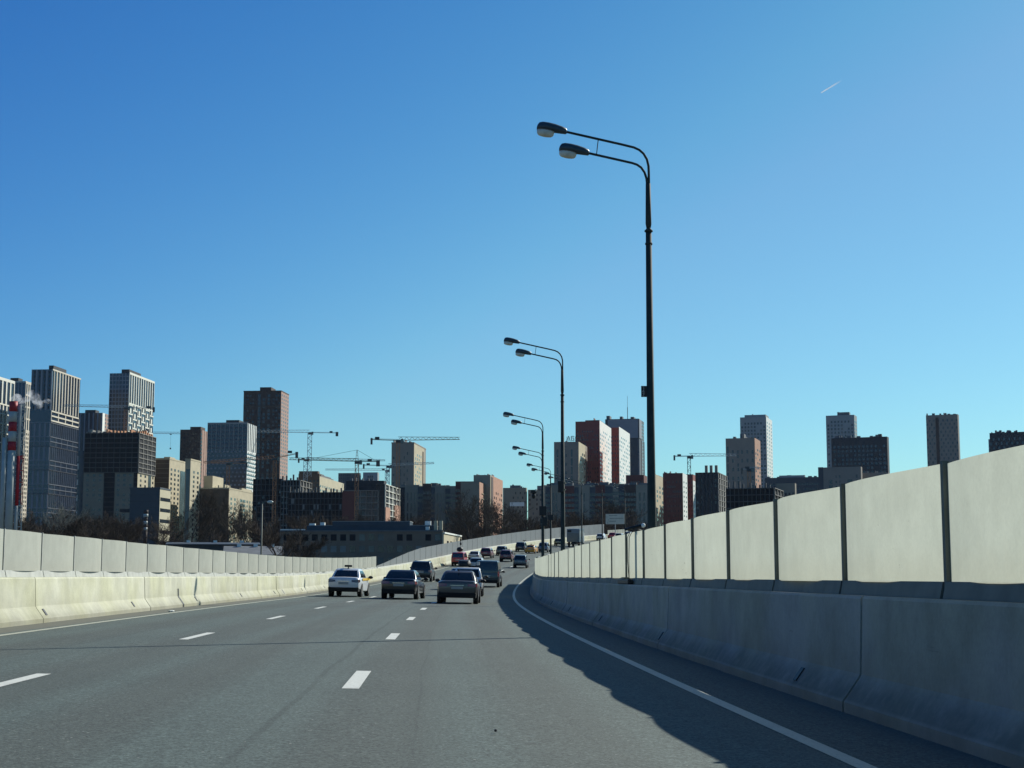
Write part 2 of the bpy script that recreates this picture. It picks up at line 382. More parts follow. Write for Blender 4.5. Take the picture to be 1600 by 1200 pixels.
# deck edges and the bank that carries the road
def bank():
    for name, m, prof in (('deck_edge', M['concrete_right'], [(-9.35, -0.02), (-10.3, -0.02), (-10.3, -1.1), (-9.0, -1.1)]),
                          ('deck_edge', M['concrete_right'], [(4.45, -0.02), (5.9, -0.02), (5.9, -1.1), (4.5, -1.1)]),
                          ('embankment', M['dirtslope'], [(-10.2, -0.5), (-13.0, -2.0), (-22.0, -9.0)]),
                          ('embankment', M['dirtslope'], [(5.8, -0.5), (8.5, -2.0), (17.0, -9.0)])):
        mb = MB(); ss = srange(-30, SEND)
        for s in ss:
            for X, h in prof:
                p = P(s, X, h)
                if h < -5: p.z = min(p.z, terr(s) - 1.0)
                mb.v.append(tuple(p))
        k = len(prof)
        for i in range(len(ss) - 1):
            for j in range(k - 1): mb.f.append((i * k + j, i * k + j + 1, (i + 1) * k + j + 1, (i + 1) * k + j))
        tag(mb.build(name, m), kind='structure')
bank()

# ---------------------------------------------------------------- concrete barriers
def barrier(side, s0, pitch, send, slots, label, m, hgt, thick_gaps=()):
    Xf = -8.905 if side < 0 else 4.0935
    root = empty('concrete_barrier', P(s0, Xf), 0, label, 'crash barrier')
    inv = -root.location
    prof = [(0, 0), (0, .10), (.015, .12), (.165, .33), (.185, .37), (.215, hgt - .03), (.235, hgt), (.60, hgt), (.62, hgt - .03), (.64, 0)]
    s = s0; rng = random.Random(5 + side)
    while s < send:
        b = min(s + pitch, send); mb = MB(); uv = []
        dx = rng.uniform(-.012, .012); gap = 0.022
        ss = [s + gap + (b - s - 2 * gap) * i / 4 for i in range(5)]
        rings = []
        for q in ss:
            acc = 0; ring = []
            for i, (x, h) in enumerate(prof):
                if i: acc += math.hypot(x - prof[i - 1][0], h - prof[i - 1][1])
                ring.append(tuple(P(q, Xf + side * (x) + dx, h) + inv)); uv.append((q, h))
            rings.append(ring if side > 0 else ring)
        mb.loft(rings); mb.uv = uv
        blk = mb.build('concrete_block', m, root)
        for sl in slots:
            if s <= sl < b:
                k = MB(); w_ = .05
                q = lambda a, x, h: tuple(P(a, Xf + side * x + dx, h) + inv)
                # slanted lifting slot across the sloped foot
                x1, h1, x2, h2 = .040, .163, .140, .303
                o_ = -side * 0  # lies on the slope
                k.add([q(sl, x1 - .008, h1 + .006), q(sl + .14, x1 - .008, h1 + .006), q(sl + .14, x2 - .008, h2 + .006), q(sl, x2 - .008, h2 + .006),
                       q(sl, x1 + .03, h1 - .02), q(sl + .14, x1 + .03, h1 - .02), q(sl + .14, x2 + .03, h2 - .02), q(sl, x2 + .03, h2 - .02)],
                      [(0, 1, 2, 3), (4, 7, 6, 5), (0, 4, 5, 1), (1, 5, 6, 2), (2, 6, 7, 3), (3, 7, 4, 0)])
                k.build('lifting_slot', M['black'], blk)
        s = b
    for tg, wd in thick_gaps:
        k = MB(); q = lambda a, x, h: tuple(P(a, Xf + side * x, h) + inv)
        pr = [(-.004, .0), (-.004, .1), (.011, .125), (.161, .335), (.183, .375), (.195, .62)]
        rings = []
        for a in (tg, tg + wd):
            rings.append([q(a, x - .004, h) for x, h in pr] + [q(a, x + .06, h) for x, h in reversed(pr)])
        k.loft(rings); k.build('joint_gap', M['black'], root)
    return root
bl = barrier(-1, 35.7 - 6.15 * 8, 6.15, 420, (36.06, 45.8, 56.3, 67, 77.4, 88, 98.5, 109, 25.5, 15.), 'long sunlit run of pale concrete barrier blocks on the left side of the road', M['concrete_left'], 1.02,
             ((53.35, .22), (80.4, .3)))
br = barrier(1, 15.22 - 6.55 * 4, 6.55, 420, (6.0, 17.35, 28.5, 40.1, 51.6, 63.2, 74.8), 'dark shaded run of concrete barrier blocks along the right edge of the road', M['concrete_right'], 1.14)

# ---------------------------------------------------------------- noise walls
def panel_mesh(s, pitch, X, h0, h1, bow, skew, inv, ns=12, h1b=None):
    mb = MB(); uv = []; hb = h1 if h1b is None else h1b
    for i in range(ns + 1):
        t = i / ns; tt = t ** skew; off = bow * math.sin(math.pi * tt) ** 0.8
        for k in range(3):
            h = h0 + (h1 + (hb - h1) * t - h0) * k / 2
            mb.v.append(tuple(P(s + pitch * t, X + off, h) + inv)); uv.append((s + pitch * t, h - h0))
    for i in range(ns):
        for k in range(2): a = i * 3 + k; mb.f.append((a, a + 3, a + 4, a + 1))
    mb.uv = uv; return mb
def noise_wall(s0, n, pitch, X, side, h0, h1, bow, skew, label, pm, post_m, pw, top_fn=None, cat='noise barrier', postd=.14, missing=()):
    root = empty('noise_barrier', P(s0, X), 0, label, cat); inv = -root.location
    road = -side; prng = random.Random(int(s0 * 7 + n))
    for i in range(n):
        s = s0 + i * pitch
        a, b = (h1, None) if top_fn is None else (top_fn(s), top_fn(s + pitch))
        ja, jb, jw = prng.uniform(-.010, .010), prng.uniform(-.010, .010), prng.uniform(.6, 1.35)
        panel_mesh(s + pw / 2 - .004, pitch - pw + .008, X, h0, a + ja, bow * road * jw, skew, inv, h1b=(a if b is None else b) + jb).build('panel', pm, root, smooth=True)
    for i in range(n + 1):
        s = s0 + i * pitch; hh = (h1 if top_fn is None else top_fn(s)) + .015
        mb = MB(); base = h0 - .16
        xa, xb = (-postd / 2, postd / 2) if side < 0 else (-postd * .85, postd * .4)
        c = [tuple(P(s + ds, X + dx, h) + inv) for h in (base, hh) for ds, dx in ((-pw / 2, xa), (pw / 2, xa), (pw / 2, xb), (-pw / 2, xb))]
        mb.add(c, [(0, 3, 2, 1), (4, 5, 6, 7), (0, 1, 5, 4), (1, 2, 6, 5), (2, 3, 7, 6), (3, 0, 4, 7)])
        mb.build('post', post_m, root)
    # bottom rail, in lengths between posts
    for i in range(n):
        s = s0 + i * pitch; q = lambda a, x, h: tuple(P(a, X + x, h) + inv)
        mb = MB(); a, b = s + pw / 2 + .003, s + pitch - pw / 2 - .003
        hb_ = (1.022 if side < 0 else 1.142) if h0 < 1.3 else h0 - .1
        ring = lambda t: [q(t, -.055 - (.0 if side < 0 else .03), hb_), q(t, .055 + (.03 if side < 0 else 0), hb_), q(t, .05, h0 + .012), q(t, -.05, h0 + .012)]
        mb.loft([ring(a), ring((a + b) / 2), ring(b)]); mb.build('rail', post_m, root)
    return root
noise_wall(34.0 - 3.105 * 15, 47, 3.105, -9.37, -1, 1.16, 2.05, .10, 1.0,
           'sunlit wall of frosted cream panels standing on the left concrete barrier', M['panel_left'], M['steel'], .05, postd=.05)
noise_wall(13.32 - 3.4 * 6, 41, 3.4, 4.56, 1, 1.28, 2.335, .08, 1.5,
           'backlit wall of glowing cream panels between dark posts on the right barrier', M['panel_right'], M['steel_dark'], .07, postd=.05)  # posts and rails: the left wall's steel, darkened in colour for their shade
def far_top(s):
    pts = [(134, 1.22), (140, 1.41), (150, 1.81), (160, 2.17), (170, 2.45), (190, 2.58), (220, 2.65), (260, 2.86), (300, 3.14), (355, 3.46)]
    for (a, x), (b, y) in zip(pts, pts[1:]):
        if s <= b: return x + (y - x) * max(0, (s - a)) / (b - a)
    return pts[-1][1]
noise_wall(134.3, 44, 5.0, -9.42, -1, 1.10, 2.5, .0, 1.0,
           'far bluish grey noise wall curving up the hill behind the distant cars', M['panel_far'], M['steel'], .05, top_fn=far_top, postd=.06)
noise_wall(358.0, 4, 5.0, -9.42, -1, 1.10, 2.0, .0, 1.0,
           'short low pale wall section beyond the end of the far noise wall', M['panel_left'], M['steel'], .05, postd=.06)

# ---------------------------------------------------------------- street lamps
def make_lamp(label, group):
    root = empty('street_lamp', (0, 0, 0), 0, label, 'street lamp', group)
    z0 = -1.2
    pole = MB(); pole.tube([(0, 0, z0), (0, 0, 2), (0, 0, 9.45)], [.112, .105, .070], 14)
    pm = pole.build('pole', M['pole'], root, True)
    c = MB(); c.tube([(0, 0, 9.43), (0, 0, 9.46), (0, 0, 9.5), (0, 0, 9.56)], [.10, .10, .055, .052], 14); c.tube([(0, 0, 9.12), (0, 0, 9.16)], [.088, .088], 14)
    c.build('collar', M['pole'], root, True)
    u = MB(); u.tube([(0, 0, 9.5), (0, 0, 9.62), (0, 0, 10.6)], [.05, .072, .058], 12); u.build('upper_pole', M['pole'], root, True)
    def arm(pts, r): a = MB(); a.tube(pts, r, 10); return a.build('arm', M['pole'], root, True)
    arm([(.02, 0, 10.45), (.02, 0, 10.87), (.015, 0, 11.03), (-.02, 0, 11.19), (-.10, 0, 11.33), (-.20, 0, 11.42), (-.33, 0, 11.48), (-.6, 0, 11.545), (-1.95, 0, 11.845)], .030)
    arm([(-.02, 0, 10.3), (-.02, 0, 10.55), (-.035, 0, 10.72), (-.08, 0, 10.87), (-.16, 0, 10.99), (-.26, 0, 11.06), (-.38, 0, 11.10), (-1.42, 0, 11.33)], .030)
    st = MB(); st.tube([(-1.18, 0, 11.67), (-1.225, 0, 11.29)], .011, 6); st.build('strut', M['pole'], root)
    def head(tip):
        sl = math.atan2(.31, 1.4)
        hd = MB(); rings = []
        prof = [(0.0, .04, -.045, .045), (.025, .075, -.06, .085), (.14, .095, -.065, .118), (.30, .125, -.068, .145), (.46, .145, -.06, .155), (.60, .14, -.06, .15), (.68, .115, -.06, .12), (.715, .07, -.055, .06), (.725, .02, -.03, .01)]
        for t, wd, lo, hi in prof:
            ring = []
            for k in range(14):
                a = 2 * math.pi * k / 14; sy = math.sin(a)
                ring.append((-t, wd * math.cos(a), hi * sy if sy > 0 else -lo * sy))
            rings.append(ring)
        hd.loft(rings); h = hd.build('lamp_head', M['lampshell'], root, True)
        h.location = tip; h.rotation_euler = (0, sl * .75, 0)
        rim = MB(); rim.ellip((-.50, 0, -.055), (.225, .135, .05), 16, 4, -.95, .3); rim.build('rim', M['brownrim'], h, True)
        le = MB(); le.loft([[(-.50 + .205 * q * math.cos(2 * math.pi * k / 18), .125 * q * math.sin(2 * math.pi * k / 18), zq) for k in range(18)] for q, zq in ((1.04, -.05), (1.03, -.10), (.96, -.155), (.80, -.185), (.45, -.20))]); le.build('lens', M['lens'], h, True)
        return h
    head((-1.93, 0, 11.84)); head((-1.40, 0, 11.325))
    return root
S_L = [35.4 + 33.3 * i for i in range(9)]
ords = ['tall double-arm street lamp nearest the camera, with a small number plate on its pole',
        'second double-arm street lamp along the right wall, just beyond the tallest one',
        'third double-arm street lamp along the right wall, with a camera bracket on its pole',
        'fourth double-arm street lamp along the right wall, close behind the third',
        'fifth double-arm street lamp along the right wall, its arms crossing the third and fourth poles',
        'sixth double-arm street lamp, partly hidden behind the poles nearer the camera',
        'seventh double-arm street lamp, thin pole in front of the beige tower and lorry',
        'eighth double-arm street lamp, thin pole beyond the grey lorry',
        'farthest double-arm street lamp, small thin pole left of the white road sign']
L0 = make_lamp(ords[0], 'street lamps along the right side')
for i, s in enumerate(S_L):
    o = L0 if i == 0 else copy_tree(L0)
    p = P(s, 4.95); o.location = p; o.rotation_euler = (0, 0, -heading(s)); o['label'] = ords[i]
# number plate hanging on the first pole
pl = empty('number_plate', P(35.4, 4.95, 5.62) + Vector((-.135, -.02, 0)), 0, 'small dark plate with white digits fixed to the nearest lamp pole', 'plate')
b = MB(); b.box((-.085, -.012, -.13), (.06, .012, .13)); b.build('backing_plate', M['black'], pl)
# digits one above the other, built from strokes
def strokes(digit):
    return {'1': [((-.01, .03), (.01, .04)), ((.01, .04), (.01, -.035))],
            '4': [((.012, -.035), (.012, .04)), ((.012, .04), (-.025, -.01)), ((-.025, -.01), (.025, -.01))],
            '2': [((-.02, .025), (0, .04)), ((0, .04), (.02, .022)), ((.02, .022), (-.02, -.035)), ((-.02, -.035), (.024, -.035))]}[digit]
for dg, zc in (('1', .08), ('4', 0), ('2', -.08)):
    b = MB()
    for (x0, z0), (x1, z1) in strokes(dg): b.bar((-.035 + x0, -.0155, zc + z0), (-.035 + x1, -.0155, zc + z1), .013, .005)
    b.build('digit', M['whitepaint'], pl)
# equipment fixed to the lamp poles farther on
def pole_cam(s, h, off, label, big=1.0):
    r = empty('traffic_camera', P(s, 4.95, h), -heading(s), label, 'traffic camera')
    b = MB(); b.tube([(-.09, 0, .1), (-off, 0, .12)], .025, 8); b.build('bracket', M['black'], r)
    b = MB(); b.box((-off - .28 * big, -.2, -.12), (-off + .1 * big, .2, .1)); b.build('housing', M['black'], r, bevel=.03)
    b = MB(); b.ellip((-off - .1 * big, -.05, -.30 * big), (.14 * big, .14 * big, .2 * big), 12, 6); b.build('dome', M['black'], r, True)
    b = MB(); b.ellip((-off + .06, -.22, .06), (.07, .05, .07), 10, 6); b.build('lens', M['lens'], r, True)
pole_cam(S_L[2], 6.75, .52, 'dark camera on a bracket left of the third lamp pole')
def pole_box(s, h, dx, wd, hh, label):
    r = empty('equipment_box', P(s, 4.95, h), -heading(s), label, 'equipment box')
    b = MB(); b.box((dx - wd / 2, -.32, -hh / 2), (dx + wd / 2, -.10, hh / 2)); b.build('cabinet', M['black'], r, bevel=.02)
    b = MB(); b.tube([(0, 0, hh * .3), (0, 0, hh * .3 + .05)], .15, 10); b.tube([(0, 0, -hh * .3), (0, 0, -hh * .3 + .05)], .15, 10); b.build('clamp', M['steel_dark'], r)
pole_box(S_L[1], 5.3, -.1, .26, .5, 'dark box high on the second lamp pole')
pole_box(S_L[2], 5.45, 0, .48, .62, 'uppermost dark box on the third lamp pole')
pole_box(S_L[2], 4.75, .12, .34, .6, 'lower dark box on the third lamp pole, right under the first')
pole_box(S_L[3], 5.35, .05, .5, .65, 'dark box on the fourth lamp pole')
pole_box(S_L[4], 6.1, .02, .6, .6, 'wide dark box on the fifth lamp pole')
# ---------------------------------------------------------------- the city
_cm = Matrix.Rotation(-YAW, 3, 'Z') @ Matrix.Rotation(R(90) + PIT, 3, 'X')
def ray(px, py): return (_cm @ Vector((px - 800, 600 - py, -F))).normalized()
def at(px, py, D):
    """the point D metres away (measured along the ground) in that direction"""
    r = ray(px, py); h = math.hypot(r.x, r.y); return Vector((0, 0, CH)) + r * (D / h)
def glassmat(name, col, rough=.15): return mat(name, col, rough, 0, .35, .22, .6)
BM = dict(
    glass=glassmat('window_glass', (0.02, 0.028, 0.038)), glass_dull=glassmat('curtained_window_glass', (0.075, 0.08, 0.08), .3), duskframe=mat('dark_and_shadowed_frame', (0.075, 0.09, 0.12), .7, var=.05, scale=.2), paleblue_glass=mat('curtained_glass', (0.20, 0.21, 0.20), .4), glass_mid=glassmat('loggia_glass', (0.06, 0.085, 0.095), .2),
    navy=glassmat('navy_glazing', (0.018, 0.03, 0.055)), hollow=mat('unlit_opening', (0.012, 0.016, 0.022), .9),
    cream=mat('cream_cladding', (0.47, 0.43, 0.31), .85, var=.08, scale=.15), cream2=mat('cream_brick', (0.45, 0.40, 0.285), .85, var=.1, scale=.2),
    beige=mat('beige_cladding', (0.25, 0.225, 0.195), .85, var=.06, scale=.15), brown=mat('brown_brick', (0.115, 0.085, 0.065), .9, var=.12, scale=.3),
    cream_shaded=mat('shaded_cream_cladding', (0.215, 0.195, 0.155), .9, var=.08, scale=.2),  # cream panels darkened in colour for the shaded left wall of the unfinished block
    brickred=mat('brick_red_cladding', (0.23, 0.075, 0.065), .8, var=.1, scale=.2),
    umber=mat('umber_brick', (0.20, 0.155, 0.12), .9, var=.12, scale=.3),
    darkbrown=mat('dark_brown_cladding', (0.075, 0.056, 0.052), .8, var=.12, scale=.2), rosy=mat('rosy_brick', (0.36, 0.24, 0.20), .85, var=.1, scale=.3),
    grey=mat('grey_cladding', (0.25, 0.225, 0.18), .85, var=.08, scale=.15), midgrey=mat('mid_grey_cladding', (0.30, 0.27, 0.215), .85, var=.06, scale=.2),
    darkgrey=mat('dark_grey_cladding', (0.055, 0.062, 0.07), .8, var=.1, scale=.2), slate=mat('slate_cladding', (0.06, 0.075, 0.09), .6, var=.1, scale=.2),
    pale=mat('pale_frame', (0.70, 0.70, 0.62), .7, var=.05, scale=.2), paleblue=mat('pale_grey_cladding', (0.27, 0.30, 0.31), .8, var=.06, scale=.2),
    steelblue=mat('blue_grey_frame', (0.225, 0.25, 0.285), .7, var=.05, scale=.2), tan=mat('tan_frame', (0.58, 0.53, 0.44), .8, var=.05, scale=.2),
    red=mat('red_cladding', (0.50, 0.095, 0.06), .75, var=.08, scale=.2), darkred=mat('dark_red_cladding', (0.14, 0.055, 0.05), .8, var=.1, scale=.2),
    white=mat('white_cladding', (0.74, 0.76, 0.72), .7, var=.05, scale=.2), orange=mat('orange_brick', (0.42, 0.235, 0.165), .85, var=.14, scale=.4),
    slab=mat('bare_concrete', (0.22, 0.215, 0.20), .9, var=.15, scale=.3), slabdark=mat('dark_concrete', (0.10, 0.105, 0.105), .9, var=.2, scale=.3),  # the darker concrete goes on most left-hand frames and the roof stubs
    netting=mat('dark_netting', (0.035, 0.042, 0.05), .9, var=.3, scale=.4), roofgrey=mat('roof_equipment', (0.14, 0.15, 0.16), .8, var=.2, scale=.5),
    roofmetal=mat('blue_roof_metal', (0.035, 0.06, 0.085), .5, var=.15, scale=.3), mast=mat('orange_crane_paint', (0.42, 0.20, 0.10), .6, var=.15), cranepale=mat('pale_crane_paint', (0.42, 0.46, 0.46), .6, var=.1),
    cranedark=mat('dark_crane_steel', (0.05, 0.06, 0.065), .6), craneyel=mat('ochre_crane_paint', (0.20, 0.155, 0.085), .6), counter=mat('counterweight_concrete', (0.09, 0.10, 0.10), .9),
    bark=mat('bark', (0.075, 0.066, 0.056), 1.0, var=.25, scale=.4, spec=.1), twig=mat('twigs', (0.085, 0.068, 0.056), 1.0, var=.3, scale=.1, spec=.05), birch=mat('birch_bark', (0.26, 0.25, 0.21), .9, var=.3),
    redpaint=mat('red_band_paint', (0.36, 0.022, 0.035), .55), palepaint=mat('pale_stack_paint', (0.40, 0.42, 0.40), .6),
)
class Bld:
    def __init__(s, name, label, x0, xc, x1, yt, D, wall, phi=None, cat='apartment building', fh=3.0, base=None, group=None, topz=None):
        C = at(xc, yt, D); v = Vector((C.x, C.y, 0)).normalized(); r = Vector((v.y, -v.x, 0))
        w1 = max(xc - x0, .5); w2 = max(x1 - xc, .5)
        if phi is None: phi = max(18, min(72, math.degrees(math.atan2(w2, w1))))
        # keep the right-hand face turned towards the sun, as all of them are in the photo
        al = math.atan2(C.x, C.y); sx_, sy_ = math.sin(R(SUN_AZ)), math.cos(R(SUN_AZ))
        lit = lambda p_: math.cos(R(p_)) * (math.cos(al) * sx_ - math.sin(al) * sy_) - math.sin(R(p_)) * (math.sin(al) * sx_ + math.cos(al) * sy_)
        while phi > 8 and lit(phi) < .60: phi -= .5
        ph = R(phi)
        s.W1 = w1 * D / (F * math.cos(ph) - w1 * math.sin(ph)); s.W2 = w2 * D / (F * math.sin(ph) - w2 * math.cos(ph))
        if x1 - xc < 1: s.W2 = 16
        ex = r * math.cos(ph) - v * math.sin(ph)
        zb = (terr(D) - 1.5) if base is None else base
        s.H = C.z - zb; s.root = empty(name, (C.x, C.y, zb), math.atan2(ex.y, ex.x), label, cat, group)
        s.fh = fh; s.win = {'L': [], 'R': []}; s.parts = {}; s.D = D; s.wall = wall
        s.box('wall', wall, (-s.W1, 0, 0), (0, s.W2, s.H))
    def mb(s, name, m):
        k = (name, m.name)
        if k not in s.parts: s.parts[k] = (MB(), m)
        return s.parts[k][0]
    def box(s, name, m, a, b): s.mb(name, m).box(a, b)
    def fb(s, name, m, face, u0, u1, z0, z1, o0=.0, o1=.25):
        """box on a facade: u metres along it from its left end, z up, o out of the wall (o0 sinks it in a little)"""
        if face == 'L': s.mb(name, m).box((-s.W1 + u0, -o1, z0), (-s.W1 + u1, .05 - o0, z1))
        else: s.mb(name, m).box((-.05 + o0, u0, z0), (o1, u1, z1))
    def W(s, f): return s.W1 if f == 'L' else s.W2
    def windows(s, f, z1, n, cols, u0=0.0, u1=1.0, w=.45, h=.5, skip=0.0, tall=1, seed=1, fhh=None, only=None, glass='glass', phase=0):
        rng = random.Random(seed * 97 + int(s.D)); W = s.W(f); a = u0 * W; cw = (u1 - u0) * W / cols; fh = s.fh * tall
        for i in range(n):
            zc = z1 - fh * (i + .5)
            if zc < 3: break
            for c in range(cols):
                if only is not None and c not in only: continue
                if rng.random() < skip: continue
                if phase and (i + c) % phase == 0: continue
                s.win[f].append((round(a + cw * (c + .5), 2), round(zc, 2), round(cw * w, 2), round(fh * h, 2), glass))
    def ribs(s, f, z1, z0, n, m, w=.35, out=.35, u0=0.0, u1=1.0, name='facade_frame'):
        W = s.W(f); a = u0 * W; b = u1 * W; cw = (b - a) / n
        for i in range(n + 1):
            c = a + cw * i; s.fb(name, m, f, max(a, c - w * cw / 2), min(b, c + w * cw / 2), z0, z1, 0, out)
    def bands(s, f, z1, z0, step, m, t=.6, out=.30, u0=0.0, u1=1.0, name='facade_frame'):
        W = s.W(f); z = z1
        while z > z0 - .01 and z > 2:
            s.fb(name, m, f, u0 * W, u1 * W, z - t, z, 0, out); z -= step
    def roof(s, items, m=None):
        m = m or BM['roofgrey']
        for (u0, u1, v0, v1, h) in items:
            q = MB(); q.box( (-s.W1 * (1 - u0), s.W2 * v0, s.H - .2), (-s.W1 * (1 - u1), s.W2 * v1, s.H + h)); q.build('roof_equipment', m, s.root)
    def clutter(s, n=6, seed=3, hmax=2.2):
        rng = random.Random(seed)
        for _ in range(n):
            u = rng.random() * .9; v = rng.random() * .5; w_ = rng.uniform(.02, .09)
            s.roof([(u, u + w_, v, v + .15, rng.uniform(.5, hmax))])
    def parapet(s, m, h=.8, t=.35):
        e = .18
        s.mb('parapet', m).box((-s.W1 - e, -e, s.H - .3), (e, t, s.H + h)).box((-t, t + .01, s.H - .3), (e, s.W2, s.H + h)).box((-s.W1 - e, t + .01, s.H - .3), (-s.W1 + t, s.W2, s.H + h))
    def done(s, maxw=100):
        for (nm, mn), (mb, m) in s.parts.items(): mb.build(nm, m, s.root)
        allw = []
        for f in 'LR':
            for q in s.win[f]: allw.append((f, q))
        # nearest the eye and highest = best seen
        vr = random.Random(int(s.D) + len(allw)); allw = [(f, q[:4] + ((q[4] if q[4] != 'glass' or vr.random() > .16 else 'glass_dull'),)) for f, q in allw]
        allw.sort(key=lambda t: (-t[1][1], t[0], t[1][0]))
        cache = {}
        for f, (u, z, w_, h_, gl) in allw[:maxw]:
            k = (f, w_, h_, gl)
            if k not in cache:
                mb = MB()
                if f == 'L': mb.box((-w_ / 2, -.06, -h_ / 2), (w_ / 2, .05, h_ / 2))
                else: mb.box((-.05, -w_ / 2, -h_ / 2), (.06, w_ / 2, h_ / 2))
                cache[k] = mb.mesh('window', BM[gl])
            inst('window', cache[k], s.root, (-s.W1 + u, 0, z) if f == 'L' else (0, u, z))
        if len(allw) > maxw:
            mb = MB()
            for f, (u, z, w_, h_, gl) in allw[maxw:]:
                if f == 'L': mb.box((-s.W1 + u - w_ / 2, -.06, z - h_ / 2), (-s.W1 + u + w_ / 2, .05, z + h_ / 2))
                else: mb.box((-.05, u - w_ / 2, z - h_ / 2), (.06, u + w_ / 2, z + h_ / 2))
            o = mb.build('window', BM['glass'], s.root); o['kind'] = 'stuff'
        return s.root

def B(*a, **k): return Bld(*a, **k)

# -- far left towers
b = B('apartment_tower', 'pale lattice-fronted tower cut off by the left edge of the photo', -26, -22, 19, 584, 1080, BM['navy'], phi=78)
for z1, z0, n in ((b.H, b.H - 17, 7),): b.ribs('R', z1, z0, n, BM['pale'], .3)
z = b.H
b.fb('facade_frame', BM['pale'], 'R', 0, b.W2, b.H - 1.2, b.H + .8, 0, .4); b.bands('R', b.H - 17, 4, 6.6, BM['pale'], .9, .45)
b.ribs('R', b.H - 17, 2, 8, BM['pale'], .28); b.done()
b = B('apartment_tower', 'narrow tower with a cream right face between two taller left towers', 17, 40, 52, 597, 1180, BM['navy'])
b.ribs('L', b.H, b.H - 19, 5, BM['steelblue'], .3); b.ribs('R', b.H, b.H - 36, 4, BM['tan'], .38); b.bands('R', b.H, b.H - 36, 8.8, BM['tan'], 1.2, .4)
b.bands('R', b.H - 36, 3, 3.1, BM['tan'], 1.35, .32); b.ribs('R', b.H - 36, 2, 5, BM['tan'], .42, .3); b.bands('L', b.H - 19, 3, 3.1, BM['steelblue'], .8)
b.ribs('L', b.H - 19, 2, 6, BM['darkgrey'], .3); b.roof([(.0, .5, .1, .6, 3.4)], BM['darkgrey']); b.parapet(BM['tan']); b.done()
b = B('apartment_tower', 'tall dark blue tower with a pinstriped top on the far left', 52.5, 82, 123, 577, 1080, BM['navy'])
top = b.H - 28
b.ribs('L', b.H, top, 4, BM['steelblue'], .34); b.ribs('R', b.H, top + .3, 9, BM['tan'], .27, .4, .05, .96)
b.bands('R', b.H + .3, b.H - .5, 3, BM['tan'], 1.0, .5)
for i, zz_ in enumerate((0, 3.2, 6.4)): b.fb('facade_frame', BM['tan'], 'R', 0, b.W2 * .97, top - zz_ - 1.0, top - zz_, 0, .5)
b.ribs('R', top - 1, top - 6.4, 4, BM['tan'], .09, .4)
b.windows('L', b.H - .5, 9, 4, .03, 1, .28, .55, glass='hollow')
z = top - 8
k = 0
while z > 6:
    for f in 'LR': b.fb('facade_frame', BM['steelblue' if f == 'L' else 'duskframe'], f, 0, b.W(f), z - .55, z, 0, .32)  # lower right-hand frames take a darker colour for the shadow falling there
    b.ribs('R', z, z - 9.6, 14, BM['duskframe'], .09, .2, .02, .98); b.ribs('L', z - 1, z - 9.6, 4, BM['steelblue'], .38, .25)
    for dz in (9.6, 12.8, 16.0):
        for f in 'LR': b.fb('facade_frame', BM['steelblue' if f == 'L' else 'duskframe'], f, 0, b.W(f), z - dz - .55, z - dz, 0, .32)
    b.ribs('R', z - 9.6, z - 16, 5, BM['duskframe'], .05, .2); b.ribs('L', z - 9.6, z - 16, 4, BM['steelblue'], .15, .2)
    z -= 16.0
b.roof([(.75, .98, .05, .5, 3.0)], BM['darkgrey']); b.done()
b = B('apartment_tower', 'dark tower half hidden between the pinstriped tower and the unfinished block', 122, 160, 173, 645, 1250, BM['navy'])
b.ribs('L', b.H, b.H - 30, 6, BM['steelblue'], .3); b.windows('R', b.H, 30, 4, w=.4, h=.55); b.fb('facade_frame', BM['rosy'], 'R', b.W2 * .25, b.W2, 2, b.H, 0, .03)
b.fb('facade_frame', BM['white'], 'R', 0, b.W2 * .25, b.H - 26, b.H, 0, .3)
z = b.H - 34; k = 0
while z > 8:
    (lambda q, w_: (q.box((-b.W1 + b.W1 * (.06 if k % 2 else .0), -.3, z - 4.5), (-b.W1 + b.W1 * (.16 if k % 2 else .13), .05, z)), q.build('balcony_panel', BM['pale'], b.root)))(MB(), 0); z -= 6.2; k += 1
b.roof([(.3, .7, .1, .5, 2.6)], BM['darkgrey']); b.done()
b = B('apartment_tower', 'tall slim tower with a woven white pattern below its striped top', 173.5, 202, 239.5, 583, 1150, BM['navy'])
top = b.H - 22
b.ribs('L', b.H, 2, 6, BM['steelblue'], .26); b.bands('L', b.H - 2, 3, 3.1, BM['steelblue'], .7)
b.ribs('R', b.H, top, 11, BM['pale'], .25, .4); b.fb('facade_frame', BM['pale'], 'R', 0, b.W2, b.H - .8, b.H + .8, 0, .5); b.fb('facade_frame', BM['pale'], 'R', 0, b.W2, top - .6, top + .3, 0, .5)
cw = b.W2 / 6; z = top - .6; k = 0
while z > 5:
    for c in range(6):
        if (c + k) % 2 == 0: b.fb('facade_frame', BM['pale'], 'R', c * cw, c * cw + cw * .95, z - 1.0, z, 0, .4)
        else: b.fb('facade_frame', BM['pale'], 'R', c * cw + cw * .33, c * cw + cw * .62, z - 3.0, z + .4, 0, .4)
        b.fb('facade_frame', BM['pale'], 'R', c * cw, c * cw + .5, z - 3.3, z, 0, .38)
    z -= 3.3; k += 1
b.roof([(.6, 1.0, .0, .45, 2.8)], BM['darkgrey']); b.done()
